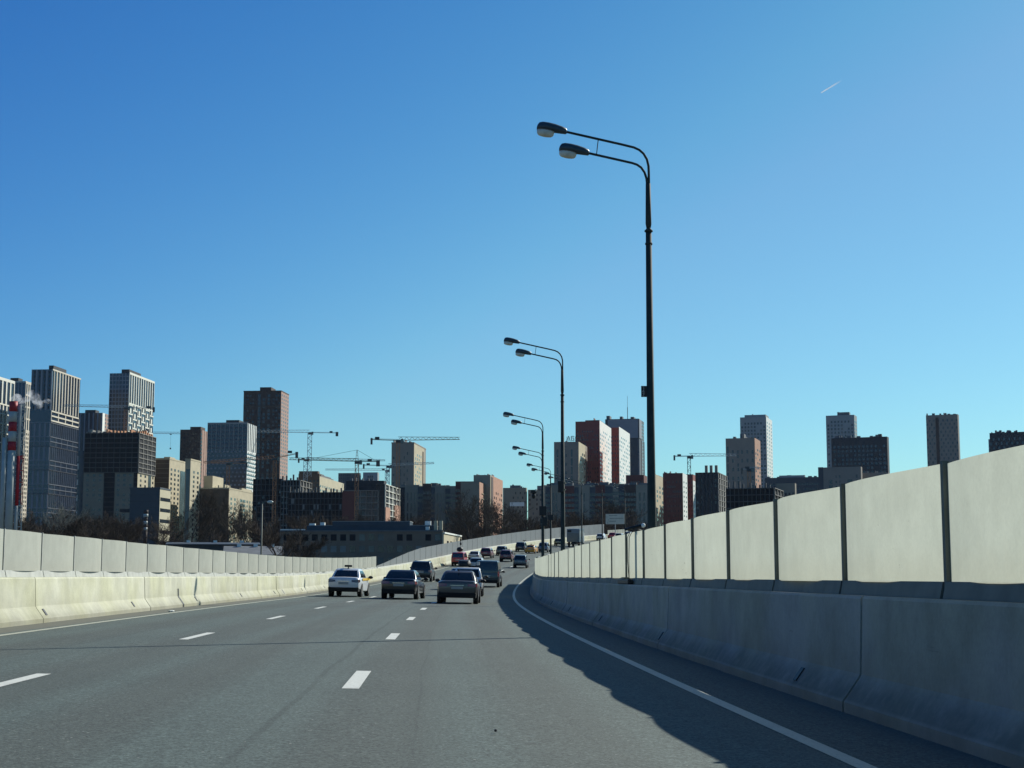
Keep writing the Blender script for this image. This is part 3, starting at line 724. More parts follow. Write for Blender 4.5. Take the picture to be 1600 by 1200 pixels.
# unfinished block in front of it
b = B('unfinished_apartment_block', 'unfinished block with a bare concrete frame on top and cream panels below, left of centre', 138, 217, 242, 676, 960, BM['cream_shaded'], cat='unfinished building')
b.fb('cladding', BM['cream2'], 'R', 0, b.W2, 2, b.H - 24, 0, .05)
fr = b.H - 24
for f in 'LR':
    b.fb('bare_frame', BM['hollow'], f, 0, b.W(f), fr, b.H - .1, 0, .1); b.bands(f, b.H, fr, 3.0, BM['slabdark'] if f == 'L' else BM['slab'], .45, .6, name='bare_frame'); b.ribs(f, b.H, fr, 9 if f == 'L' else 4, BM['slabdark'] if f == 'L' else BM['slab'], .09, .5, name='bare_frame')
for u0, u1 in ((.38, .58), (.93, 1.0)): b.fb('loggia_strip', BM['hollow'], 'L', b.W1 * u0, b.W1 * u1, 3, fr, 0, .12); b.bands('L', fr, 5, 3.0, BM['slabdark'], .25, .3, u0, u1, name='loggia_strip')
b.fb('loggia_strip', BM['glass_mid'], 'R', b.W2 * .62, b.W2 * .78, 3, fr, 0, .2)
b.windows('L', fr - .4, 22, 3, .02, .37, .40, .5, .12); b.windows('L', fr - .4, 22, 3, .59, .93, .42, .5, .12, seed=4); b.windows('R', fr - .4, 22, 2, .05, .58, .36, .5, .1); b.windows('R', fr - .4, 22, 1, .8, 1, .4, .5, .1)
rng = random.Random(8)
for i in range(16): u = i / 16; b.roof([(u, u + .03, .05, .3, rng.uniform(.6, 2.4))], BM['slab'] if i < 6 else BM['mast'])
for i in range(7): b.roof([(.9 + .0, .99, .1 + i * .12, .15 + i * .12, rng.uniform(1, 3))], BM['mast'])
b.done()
b = B('office_block', 'low blank grey block with banded windows on its sunlit side, behind the striped stack', 206, 250, 266, 763, 640, BM['slate'], phi=25, cat='office building', fh=3.4)
b.fb('cladding', BM['cream'], 'R', 0, b.W2, 2, b.H, 0, .04)
for i in range(8): b.fb('window_band', BM['glass'], 'R', b.W2 * .05, b.W2 * .97, b.H - 5.0 - i * 4.4, b.H - 3.6 - i * 4.4, 0, .12)
b.bands('L', b.H, 3, 2.6, BM['darkgrey'], .12, .08, name='cladding_joint')
b.box('canopy', BM['netting'], (-b.W1 - 4.5, 1, b.H - 9.5), (-b.W1, 5, b.H - 8.2)); b.parapet(BM['slate'], .4); b.done()
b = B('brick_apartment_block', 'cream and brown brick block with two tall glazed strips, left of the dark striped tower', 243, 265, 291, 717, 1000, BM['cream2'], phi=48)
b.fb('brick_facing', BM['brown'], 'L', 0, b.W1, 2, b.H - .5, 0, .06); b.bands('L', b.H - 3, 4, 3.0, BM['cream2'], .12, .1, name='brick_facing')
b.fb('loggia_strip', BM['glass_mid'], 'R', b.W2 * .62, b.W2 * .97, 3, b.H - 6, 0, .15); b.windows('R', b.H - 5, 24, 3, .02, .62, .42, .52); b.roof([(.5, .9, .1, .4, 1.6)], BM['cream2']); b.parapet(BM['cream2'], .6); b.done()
b = B('brick_apartment_block', 'stepped end wing of the cream and brown block, with a recessed shaded side', 290, 298, 313, 718, 985, BM['cream2'], phi=50)
b.fb('loggia_strip', BM['glass_mid'], 'L', b.W1 * .2, b.W1 * .9, 3, b.H - 6, 0, .1); b.windows('R', b.H - 6, 24, 2, .15, .95, .38, .52); b.parapet(BM['cream2'], .6); b.done()
b = B('apartment_tower', 'dark brown tower with a rosy right edge behind the cream blocks', 283, 313, 326, 671, 1240, BM['darkbrown'])
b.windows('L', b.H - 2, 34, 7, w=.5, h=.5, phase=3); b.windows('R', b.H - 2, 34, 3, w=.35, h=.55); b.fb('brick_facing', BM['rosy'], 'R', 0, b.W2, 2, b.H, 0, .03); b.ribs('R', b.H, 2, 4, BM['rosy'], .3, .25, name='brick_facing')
b.roof([(.45, .98, .1, .6, 2.4)], BM['darkbrown']); b.done()
b = B('brick_apartment_block', 'brown sided block with a bright cream windowed face, in front of the dark striped tower', 313, 358, 396, 763, 1000, BM['cream2'], phi=42)
b.fb('brick_facing', BM['brown'], 'L', 0, b.W1, 2, b.H - .4, 0, .06)
b.windows('R', b.H - 5, 16, 2, .02, .30, .38, .55); b.windows('R', b.H - 5, 16, 2, .42, .66, .8, .6, glass='glass_mid'); b.windows('R', b.H - 5, 16, 3, .66, 1, .42, .52)
b.roof([(.05, .35, .1, .5, 8.5), (.62, .66, .0, .2, 2), (.8, .86, 0, .2, 2.4)], BM['cream2']); b.roof([(.9, .99, .5, .9, 2.0)], BM['cream2']); b.parapet(BM['cream2'], .5); b.done()
b = B('apartment_tower', 'dark teal tower with white uprights above an offset window pattern', 326.5, 386.5, 400, 661, 1120, BM['navy'])
top = b.H - 20
b.ribs('L', b.H, top, 9, BM['paleblue'], .13, .4); b.bands('L', b.H, top, 2.9, BM['duskframe'], .8, .2); b.fb('facade_frame', BM['paleblue'], 'L', 0, b.W1, b.H - .8, b.H + .5, 0, .45)
b.ribs('R', b.H, top, 5, BM['white'], .45, .4)
cw = b.W1 / 10; z = top; k = 0
while z > 5:
    for c in range(10): b.fb('facade_frame', BM['steelblue'], 'L', c * cw + (.45 * cw if k % 2 else .0), c * cw + cw * .50 + (.3 * cw if k % 2 else 0), z - 1.2, z, 0, .35)
    for c in range(5): b.fb('facade_frame', BM['white'], 'R', c * b.W2 / 5 + (.4 if k % 2 else 0), (c + .62) * b.W2 / 5, z - 1.9, z, 0, .35)
    z -= 3.0; k += 1
b.bands('R', top, 5, 3.0, BM['white'], .9, .3)
b.roof([(.45, .78, .05, .6, 2.4)], BM['darkgrey']); b.done()
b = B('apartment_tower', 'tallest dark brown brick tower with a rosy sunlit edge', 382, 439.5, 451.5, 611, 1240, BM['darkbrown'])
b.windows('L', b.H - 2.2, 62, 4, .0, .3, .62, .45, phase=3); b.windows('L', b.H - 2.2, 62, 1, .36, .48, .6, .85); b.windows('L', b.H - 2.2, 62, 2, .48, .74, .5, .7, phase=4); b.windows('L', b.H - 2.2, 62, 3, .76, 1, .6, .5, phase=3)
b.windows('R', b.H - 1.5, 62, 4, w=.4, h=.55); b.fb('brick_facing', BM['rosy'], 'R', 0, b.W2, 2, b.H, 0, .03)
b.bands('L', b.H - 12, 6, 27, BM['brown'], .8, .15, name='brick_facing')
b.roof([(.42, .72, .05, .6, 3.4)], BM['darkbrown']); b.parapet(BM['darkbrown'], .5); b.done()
# -- building sites in the middle
def frame_block(name, label, x0, xc, x1, yt, D, nL, nR, mat_l, mat_r, fh=3.2, wall='hollow', phi=None, stubs=0, cat='unfinished building', seed=1, colw=.12):
    b = B(name, label, x0, xc, x1, yt, D, BM[wall], phi=phi, cat=cat, fh=fh)
    for f, n, m in (('L', nL, mat_l), ('R', nR, mat_r)):
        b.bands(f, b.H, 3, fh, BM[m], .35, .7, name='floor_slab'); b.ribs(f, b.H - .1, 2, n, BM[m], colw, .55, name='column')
    rng = random.Random(seed)
    for i in range(stubs):
        u = (i + rng.random() * .4) / stubs; b.box('rebar_stub', BM['slabdark'], (-b.W1 * (1 - u), 1, b.H - .2), (-b.W1 * (1 - u) + .8, 2, b.H + rng.uniform(1, 3.6)))
    return b
b = B('apartment_block', 'distant bright cream block with a row of small windows, behind the bare concrete frames', 499, 499.6, 537, 744, 1150, BM['cream'], phi=70, fh=3.2); b.windows('R', b.H - 5.5, 8, 12, w=.45, h=.5); b.clutter(7, 4, 1.6); b.done()
b = B('apartment_block', 'brown shaded flank of the distant cream block, below the white crane mast', 467, 499, 499.5, 740, 1152, BM['brown'], phi=20); b.roof([(.0, .9, .1, .5, 2)], BM['brown']); b.windows('L', b.H - 4, 10, 6, w=.4, h=.5); b.done()
b = B('office_tower', 'far blue glass block seen between two building sites', 529, 562, 564, 739, 1600, BM['slate'], cat='office building'); b.windows('L', b.H - 1, 12, 10, w=.85, h=.8, glass='navy'); b.done()
b = B('office_tower', 'smaller far blue glass block right of the A-frame crane', 567.5, 590, 592.5, 738, 1600, BM['paleblue'], cat='office building'); b.windows('L', b.H - 3, 10, 3, .3, .7, .8, .8, glass='navy'); b.done()
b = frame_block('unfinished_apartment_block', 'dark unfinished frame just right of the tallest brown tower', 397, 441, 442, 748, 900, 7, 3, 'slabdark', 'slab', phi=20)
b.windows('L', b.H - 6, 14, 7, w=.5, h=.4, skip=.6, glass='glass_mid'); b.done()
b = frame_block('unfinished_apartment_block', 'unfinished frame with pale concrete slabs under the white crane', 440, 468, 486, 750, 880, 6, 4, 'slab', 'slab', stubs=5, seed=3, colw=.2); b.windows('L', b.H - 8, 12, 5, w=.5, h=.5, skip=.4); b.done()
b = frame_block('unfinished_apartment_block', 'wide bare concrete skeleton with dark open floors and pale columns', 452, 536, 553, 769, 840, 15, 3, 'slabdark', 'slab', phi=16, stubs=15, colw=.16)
rng = random.Random(11)
for i in range(26):
    u = rng.random() * .95; n_ = rng.randrange(2, 12); b.fb('lit_wall', BM['slab'], 'L', b.W1 * u, b.W1 * u + .9, b.H - n_ * 3.2 + .3, b.H - n_ * 3.2 + 2.9, 0, .9)
b.done()
b = B('unfinished_apartment_block', 'dark netted unfinished block behind the A-frame crane mast', 541, 600, 604, 751, 860, BM['netting'], phi=18, cat='unfinished building'); b.bands('L', b.H, 3, 3.2, BM['darkgrey'], .25, .2, name='floor_slab'); b.clutter(9, 9, 1.8); b.done()
b = frame_block('unfinished_apartment_block', 'unfinished block with grey green panels and pale window frames', 536, 591, 592, 766, 800, 6, 2, 'slab', 'slab', phi=18, wall='slabdark', colw=.1)
b.windows('L', b.H - 1, 18, 12, .4, 1, w=.5, h=.55, skip=.1); b.fb('brick_facing', BM['darkred'], 'L', 0, b.W1 * .36, 3, b.H - .5, 0, .72); b.done()
b = frame_block('unfinished_apartment_block', 'half bricked block with an orange brick right side and bare upper floors', 588, 601, 623.5, 756, 800, 4, 4, 'slabdark', 'pale', phi=58, wall='darkgrey', colw=.14)
b.fb('brick_facing', BM['orange'], 'R', b.W2 * .62, b.W2, 3, b.H - 9.6, 0, .75); b.windows('R', b.H - 10, 14, 2, .62, 1, .3, .45)
b.fb('brick_facing', BM['orange'], 'R', 0, b.W2 * .3, 3, b.H - 12, 0, .73); b.windows('R', b.H - 1, 14, 1, .05, .3, .5, .5); b.done()
b = B('apartment_tower', 'beige tower with a sunlit right side, behind an orange crane mast', 612, 647, 665.5, 692, 1080, BM['beige'], phi=38)
b.windows('L', b.H - 6, 30, 1, .06, .14, .8, .6, phase=2); b.windows('L', b.H - 6, 18, 1, .34, .44, .8, .85, tall=2, phase=5); b.windows('L', b.H - 6, 30, 2, .50, .78, .35, .7, phase=2)
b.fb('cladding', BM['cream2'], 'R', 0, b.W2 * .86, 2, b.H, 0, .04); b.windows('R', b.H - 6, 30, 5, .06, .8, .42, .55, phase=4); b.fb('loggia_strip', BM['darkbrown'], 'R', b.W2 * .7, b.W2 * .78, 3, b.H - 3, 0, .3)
b.clutter(9, 5, 3.2); b.parapet(BM['beige'], .5); b.done()
# -- long grey apartment ranges
def long_block(label, x0, x1, yt, D, segs, phi=6, right=None, base=None, roofs=8, seed=1, fh=3.0):
    b = B('apartment_block', label, x0, x1, x1 + (right[0] if right else .3), yt, D, BM['grey'], phi=phi, fh=fh)
    W = b.W1; tot = x1 - x0
    for a, e, m, cols, ytop in segs:
        u0 = (a - x0) / tot; u1 = (e - x0) / tot; dz = (yt - ytop) * D / F
        if dz > 0: b.box('upper_storey', BM[m], (-W * (1 - u0), -.02, b.H - 1), (-W * (1 - u1), b.W2 * .8, b.H + dz))
        b.fb('facade_section', BM[m], 'L', u0 * W + .02, u1 * W - .02, 2, b.H + min(0, dz) + max(0, dz) - .01, 0, .14 if m not in ('slate', 'netting') else .05)
        for q in range(len(cols)):
            c0, cw_, ww, hh, tall = cols[q]
            b.windows('L', b.H + max(0, dz) - 4.0, 16 // tall, 1, u0 + (u1 - u0) * c0, u0 + (u1 - u0) * (c0 + cw_), ww, hh, .06, tall, seed=seed + q)
    # windows sit on the sections: push them out
    if right:
        b.fb('facade_section', BM[right[1]], 'R', 0, b.W2, 2, b.H, 0, .05); b.windows('R', b.H - 5, 18, right[2], w=.42, h=.55, skip=.05)
    b.clutter(roofs, seed, 2.0)
    for f in 'L': b.win[f] = [(u, z, w_, h_, g_) for (u, z, w_, h_, g_) in b.win[f]]
    return b
WC = [(.08, .12, .6, .55, 1), (.3, .12, .7, .6, 1), (.62, .12, .7, .6, 1), (.82, .12, .6, .55, 1)]
WT = [(.15, .16, .7, .8, 2), (.42, .16, .7, .8, 2), (.7, .16, .7, .8, 2)]
WS = [(.0, .25, .8, .55, 1), (.25, .25, .8, .55, 1), (.5, .25, .8, .55, 1), (.75, .25, .8, .55, 1)]
def sect_out(b):   # windows of sectioned fronts stand proud of the sections
    root = b.root
    b.done()
    for o in KIDS.get(root.name, []):
        if o.name.startswith('window') and 'kind' not in o and abs(o.location.y) < 1e-6 and o.location.x < -.01: o.location.y -= .12
        elif o.name.startswith('window') and 'kind' in o:
            for v in o.data.vertices:
                if v.co.y < 0.06 and v.co.x < -.1: v.co.y -= .12
b = long_block('long grey apartment range with dark stripes, right of the orange brick corner', 622, 752, 759, 900,
    [(622, 633, 'netting', WS, 761), (633, 653, 'grey', WT, 757), (653, 661, 'slate', WS, 760), (661, 674, 'darkbrown', WS, 755), (674, 680, 'slate', WS, 761), (680, 696, 'grey', WT, 758), (696, 704, 'slate', WS, 763),
     (704, 712, 'grey', WS, 762), (712, 727, 'darkred', WS, 752), (727, 752, 'grey', WC[:2], 752)], roofs=14, seed=2)
sect_out(b)
b = B('apartment_block', 'orange brick end block with sunlit balconies, highest part of the grey range', 720, 749, 766, 753, 880, BM['grey'], phi=50); b.fb('brick_facing', BM['orange'], 'R', 0, b.W2, 2, b.H, 0, .04); b.windows('R', b.H - 6, 20, 5, .1, .95, .5, .55, skip=.08, phase=3); b.bands('R', b.H - 6, 8, 3.0, BM['cream2'], .35, .5, .2, .95, name='balcony'); b.done()
b = B('apartment_block', 'taller orange brick block with a dark vertical recess, right end of the grey range', 740, 766, 785.5, 742, 900, BM['midgrey'], phi=52); b.fb('brick_facing', BM['orange'], 'R', b.W2 * .18, b.W2, 2, b.H, 0, .04); b.fb('recess', BM['darkbrown'], 'R', b.W2 * .04, b.W2 * .2, 2, b.H - 1, 0, .3)
b.windows('R', b.H - 8, 20, 5, .24, .98, .45, .5, phase=3); b.windows('L', b.H - 4, 20, 2, .1, .6, .4, .5); b.clutter(9, 6, 1.8); b.fb('cladding', BM['cream'], 'R', 0, b.W2 * .035, 2, b.H, 0, .1); b.done()
b = B('apartment_block', 'grey block with a white banner band, left of the third lamp pole', 786, 822, 823.5, 762, 1000, BM['grey'], phi=12); b.windows('L', b.H - 2, 12, 6, .4, 1, .5, .5, phase=2); b.fb('banner', BM['white'], 'L', b.W1 * .3, b.W1 * .92, b.H - 12, b.H - 9.4, 0, .15); b.roof([(.3, .75, .1, .5, 1.6)]); b.clutter(4, 2); b.done()
b = B('apartment_block', 'plain grey block seen behind the dark camera on the third lamp pole', 825, 853, 856, 765, 1000, BM['grey'], phi=14); b.windows('L', b.H - 2, 12, 5, w=.4, h=.5, skip=.4); b.roof([(.5, .9, .1, .5, 2.6)]); b.done()
b = long_block('long low range of grey and dark red sections behind the road sign', 846, 1019, 757, 880,
    [(846, 853, 'grey', [], 756), (853, 862, 'slate', WS, 759), (862, 878, 'grey', WT[:2], 756), (878, 898, 'darkred', WS, 758), (898, 905, 'slate', WS, 760), (905, 922, 'midgrey', WT[:2], 757), (922, 931, 'slate', WS, 760), (931, 946, 'darkred', WS, 757),
     (946, 958, 'slate', WS, 759), (958, 967, 'grey', WS, 755), (967, 976, 'slate', WS, 756), (976, 994, 'darkbrown', WS, 757), (994, 1019, 'midgrey', WT[:2], 758)], roofs=26, seed=7)
sect_out(b)
# -- beige tower with roof lettering
b = B('apartment_tower', 'beige tower with dark roof lettering, left of the red tower', 865.5, 904, 917.5, 690, 1060, BM['beige'], phi=34)
b.windows('L', b.H - 5, 12, 1, .08, .2, .55, .85, tall=2); b.windows('L', b.H - 5, 24, 1, .42, .56, .4, .7, phase=2); b.windows('L', b.H - 5, 12, 1, .66, .78, .6, .85, tall=2)
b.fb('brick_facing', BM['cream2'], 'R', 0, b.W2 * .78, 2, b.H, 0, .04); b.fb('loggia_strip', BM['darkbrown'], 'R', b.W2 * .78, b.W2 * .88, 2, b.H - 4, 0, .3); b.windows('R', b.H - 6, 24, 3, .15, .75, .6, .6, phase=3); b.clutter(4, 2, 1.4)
root = b.done()
cu = bpy.data.curves.new('lettering', 'FONT'); cu.body = 'АБСО'; cu.size = 4.3; cu.extrude = .12; cu.space_character = 1.05
to = bpy.data.objects.new('lettering', cu); COL.objects.link(to)
bpy.context.view_layer.update(); me = bpy.data.meshes.new_from_object(to.evaluated_get(bpy.context.evaluated_depsgraph_get())); bpy.data.objects.remove(to)
me.materials.clear(); me.materials.append(BM['cranedark'])
lo = inst('roof_lettering', me, root, (-b.W1 * .50, .6, b.H + .9), (R(90), 0, 0))
mb = MB()
for i in range(9): mb.bar((-b.W1 * .50 + i * 1.25, 1.0, b.H - .1), (-b.W1 * .50 + i * 1.25, 1.0, b.H + 3.6), .14)
mb.bar((-b.W1 * .5, 1, b.H + 1.0), (-b.W1 * .5 + 10.5, 1, b.H + 1.0), .2); mb.bar((-b.W1 * .5, 1, b.H + 3.4), (-b.W1 * .5 + 10.5, 1, b.H + 3.4), .14); mb.build('letter_frame', BM['cranedark'], root)
# -- red and white tower, two slabs
b = B('apartment_tower', 'tall red tower with a white latticed right face', 899, 936.8, 956, 658, 1120, BM['brickred'], phi=42)
b.windows('L', b.H - 6, 40, 9, .04, .96, .4, .45, skip=.3); b.fb('cladding', BM['white'], 'R', 0, b.W2, 2, b.H + .6, 0, .05); b.windows('R', b.H - 5, 40, 8, w=.48, h=.48, skip=.12, phase=5, glass='glass_mid')
b.roof([(.35, .95, .1, .5, 1.5), (.7, .72, .1, .2, 3)], BM['darkred']); b.done()
b = B('apartment_tower', 'second narrower slab of the red and white tower, bright red side', 955, 967.2, 983.8, 668, 1096, BM['red'], phi=42)
b.windows('L', b.H - 5, 40, 3, w=.3, h=.45, skip=.2); b.fb('cladding', BM['white'], 'R', 0, b.W2, 2, b.H + .6, 0, .05); b.windows('R', b.H - 5, 40, 7, w=.48, h=.48, skip=.12, phase=5, glass='glass_mid'); b.done()
b = B('office_tower', 'blue grey glass office tower with an antenna on its roof', 945.5, 998, 1006, 654, 1350, BM['slate'], phi=24, cat='office building')
zt = b.H
b.fb('crown_band', BM['steelblue'], 'L', b.W1 * .08, b.W1 * .98, zt - 17, zt - .5, 0, .5); b.fb('crown_band', BM['steelblue'], 'R', b.W2 * .0, b.W2 * .45, zt - 17, zt - .5, 0, .5); b.fb('glazing', BM['navy'], 'L', b.W1 * .1, b.W1 * .74, 3, zt - 18, 0, .3)
b.ribs('L', zt - 18, 3, 3, BM['steelblue'], .06, .5, .1, .98); b.ribs('R', zt - 18, 3, 2, BM['steelblue'], .15, .4); b.bands('L', zt - 24, 5, 7.5, BM['slate'], .8, .42)
b.windows('R', zt - 2, 30, 2, .5, 1, .7, .5); b.roof([(.02, .12, .1, .4, 3.4), (.42, .5, .1, .3, 2.5), (.74, .84, .1, .4, 2)])
b.mb('antenna', BM['cranedark']).bar((-b.W1 * .36, 6, zt), (-b.W1 * .36, 6, zt + 11), .5).bar((-b.W1 * .36, 6, zt + 11), (-b.W1 * .36, 6, zt + 21), .22); b.done()
b = B('apartment_block', 'dark red block top between the white tower slab and the nearest lamp pole', 978, 1006, 1011, 742, 1000, BM['darkred']); b.windows('L', b.H - 3, 12, 8, w=.4, h=.45, skip=.3); b.done()
# -- right of the nearest lamp pole
b = B('apartment_block', 'cream windowed block directly right of the nearest lamp pole', 1014, 1024, 1048.5, 741, 980, BM['grey'], phi=60)
b.fb('cladding', BM['cream2'], 'R', 0, b.W2, 2, b.H, 0, .04); b.windows('R', b.H - 6, 18, 6, .02, .98, .45, .55, phase=4); b.clutter(5, 3, 1.2); b.done()
b = B('apartment_block', 'dark red block with white end strips beside the pale crane mast', 1036, 1066.5, 1073.5, 739, 960, BM['darkred'], phi=30)
b.windows('L', b.H - 4, 18, 9, .2, 1, w=.4, h=.5, skip=.3); b.fb('cladding', BM['white'], 'R', 0, b.W2, 2, b.H, 0, .05); b.windows('R', b.H - 4, 18, 2, w=.35, h=.4); b.clutter(6, 8, 1.2); b.done()
b = B('apartment_block', 'narrow bright red block with a white edge, below the pale crane', 1071, 1082.5, 1088.5, 741, 1000, BM['brickred'], phi=35); b.fb('cladding', BM['white'], 'R', 0, b.W2, 2, b.H - 4, 0, .05); b.windows('L', b.H - 4, 18, 3, w=.3, h=.45); b.windows('R', b.H - 6, 18, 2, w=.35, h=.4); b.done()
b = frame_block('unfinished_apartment_block', 'dark grey unfinished block with three short stubs on its roof', 1087, 1121, 1134.5, 738, 900, 6, 4, 'darkgrey', 'slab', phi=30, wall='darkgrey', colw=.45)
for u in (.42, .64, .87): b.box('lift_shaft', BM['grey'], (-b.W1 * (1 - u), 1, b.H - .2), (-b.W1 * (1 - u) + 1.5, 3, b.H + 4.2))
b.windows('L', b.H - 3, 18, 5, w=.4, h=.5, phase=3); b.done()
b = B('apartment_tower', 'beige tower with a rosy right edge, in front of a pale grey tower', 1134.5, 1179, 1187.5, 684, 1060, BM['beige'], phi=26)
b.windows('L', b.H - 5, 12, 1, .02, .12, .5, .8, tall=2)
for u in (.18, .36, .5, .68, .86): b.windows('L', b.H - 5, 24, 1, u, u + .12, .5, .8, phase=2 if u != .36 else 3)
b.fb('brick_facing', BM['orange'], 'R', 0, b.W2, 2, b.H, 0, .04); b.windows('R', b.H - 6, 24, 3, w=.5, h=.5, phase=3); b.clutter(5, 3, 2.4); b.roof([(.48, .62, .1, .4, 3.2)]); b.done()
b = B('apartment_tower', 'pale grey windowed tower with a bright right edge, behind the beige tower', 1157, 1197, 1206, 651, 1300, BM['paleblue'], phi=24)
b.windows('L', b.H - 4, 45, 8, .02, .98, .55, .6, skip=.15); b.windows('R', b.H - 3, 45, 3, w=.35, h=.5); b.fb('cladding', BM['white'], 'R', 0, b.W2, 2, b.H, 0, .03); b.roof([(.15, .96, .1, .6, 2.2)], BM['paleblue']); b.clutter(3, 9, 3.6); b.done()
b = frame_block('unfinished_apartment_block', 'low dark unfinished frame behind the top of the right noise wall', 1136, 1209, 1222, 762, 760, 11, 3, 'slabdark', 'slab', phi=14, stubs=9, seed=5); b.done()
b = B('apartment_block', 'grey block end rising just above the right noise wall', 1214, 1242, 1244, 755, 800, BM['grey'], phi=14); b.windows('L', b.H - 4, 8, 5, w=.5, h=.5); b.done()
b = B('apartment_block', 'long dark banded block behind the right noise wall', 1198, 1284, 1286, 745, 1000, BM['slate'], phi=10); b.windows('L', b.H - 3, 12, 24, w=.55, h=.5, skip=.1); b.clutter(8, 2, 1.6); b.roof([(.25, .7, .1, .6, 1.4)], BM['paleblue']); b.done()
b = B('apartment_tower', 'pale blue grey tower behind the dark windowed tower', 1292, 1334.5, 1338.5, 648, 1300, BM['paleblue'], phi=20); b.windows('L', b.H - 4, 44, 8, .02, .98, .5, .6, skip=.15); b.windows('R', b.H - 4, 40, 3, w=.5, h=.5); b.roof([(.42, .82, .1, .5, 2.6)]); b.clutter(4, 2, 3); b.done()
b = B('apartment_tower', 'broad dark tower dotted with light windows on the right', 1302.5, 1386, 1388.5, 682, 1100, BM['darkgrey'], phi=14)
b.windows('L', b.H - 5, 28, 13, .02, .98, .5, .55, skip=.12, glass='navy'); b.windows('L', b.H - 5, 28, 13, .04, 1.0, .28, .4, skip=.62, seed=9, glass='glass_mid'); b.clutter(12, 4, 2); b.roof([(.84, .9, .1, .3, 2)], BM['darkgrey']); b.done()
b = B('apartment_block', 'beige lower block in front of the broad dark tower', 1281, 1345, 1347, 729, 900, BM['beige'], phi=10); b.fb('facade_section', BM['slate'], 'L', 0, b.W1 * .12, 2, b.H + .2, 0, .1); b.windows('L', b.H - 4, 14, 1, .24, .34, .8, .8, phase=5); b.windows('L', b.H - 4, 14, 2, .38, .54, .4, .5); b.windows('L', b.H - 4, 14, 1, .68, .8, .9, .8, phase=5); b.windows('L', b.H - 4, 14, 1, .86, .94, .6, .7); b.done()
b = B('apartment_block', 'lower grey beige wing sloping behind the noise wall', 1343, 1388, 1390, 738, 910, BM['beige'], phi=10); b.windows('L', b.H - 4, 12, 6, w=.4, h=.5, phase=3); b.clutter(5, 3, 1.2); b.done()
b = B('apartment_tower', 'lone grey brown tower with a checkered front on the right', 1450, 1496, 1498, 647, 1250, BM['beige'], phi=12)
b.windows('L', b.H - 3, 40, 14, w=.6, h=.6, phase=2, glass='glass'); b.clutter(8, 5, 1.6); b.fb('facade_section', BM['darkbrown'], 'L', b.W1 * .3, b.W1 * .4, 3, b.H - 2, 0, .08); b.done()
b = B('apartment_tower', 'checkered tower top at the right edge of the photo, above the noise wall', 1552, 1612, 1614, 674, 1100, BM['darkgrey'], phi=12); b.windows('L', b.H - 3, 30, 16, w=.6, h=.6, phase=2, glass='glass_mid'); b.clutter(12, 7, 2); b.done()
b = B('apartment_block', 'pale narrow wing left of the tower at the right edge', 1545, 1553, 1554, 686, 1105, BM['paleblue'], phi=12); b.windows('L', b.H - 3, 30, 3, w=.4, h=.6); b.done()

# -- the low brick building right behind the left wall
b = B('brick_office_building', 'long low brown brick building with a dark blue roof storey behind the left wall', 440, 692, 693, 829, 470, BM['umber'], phi=4, cat='office building', fh=3.4)
W = b.W1; s_ = W / 252
b.box('roof_storey', BM['roofmetal'], (-W + 40 * s_, 2.2, b.H - .1), (-W + 240 * s_, 12, b.H + 1.6)); b.box('roof_storey', BM['roofmetal'], (-W + 80 * s_, 2.0, b.H + 1.6), (-W + 200 * s_, 12, b.H + 2.8))
b.fb('cornice', BM['roofgrey'], 'L', 0, W + .2, b.H - .25, b.H + .12, 0, .35)
b.box('roof_trim', BM['paleblue'], (-W + 79.5 * s_, 1.9, b.H + 2.8), (-W + 200.5 * s_, 12.2, b.H + 2.95)); b.box('roof_trim', BM['paleblue'], (-W + 200.5 * s_, 2.1, b.H + 1.6), (-W + 240.5 * s_, 12.2, b.H + 1.72)); b.box('roof_trim', BM['paleblue'], (-W + 42 * s_, 2.1, b.H + 1.6), (-W + 79 * s_, 12.2, b.H + 1.72))
for u0, u1, h0, h1 in ((43, 52, 1.7, 2.3), (60, 67, 1.7, 2.6), (223, 232, 1.75, 3.0), (225, 231, .2, 1.2), (0, 38, .1, .5), (238, 243, .2, 3.0), (246, 251, .2, 3.0)):
    b.box('vent_box', BM['white'] if u0 < 235 else BM['cream2'], (-W + u0 * s_, .6 if h0 < 1 else 3.0, b.H + h0), (-W + u1 * s_, 2 if h0 < 1 else 4.4, b.H + h1))
rng = random.Random(4)
for r_ in range(3):
    for c in range(17):
        u = 5.5 + c * 14.6
        if c in (11, 14) and r_ == 0: continue
        gl = 'hollow' if (r_ == 0 and c in (5, 6)) or rng.random() < .45 else ('glass' if rng.random() < .7 else 'glass_mid')
        if r_ == 1 and c in (4, 5, 6, 14): gl = 'paleblue_glass'
        b.win['L'].append((round(u * s_ + 1, 2), round(b.H - 2.1 - r_ * 3.5, 2), 1.75, 1.9, gl))
b.done()
b = B('brick_office_building', 'small yellowish sunlit brick wing at the right end of the long low building', 691, 693.5, 721, 832, 465, BM['cream2'], phi=46, cat='office building')
b.fb('cornice', BM['white'], 'R', 0, b.W2 * .98, b.H - .3, b.H + .15, 0, .3); b.windows('R', b.H - 1.6, 2, 2, .12, .48, .5, .5); b.done()
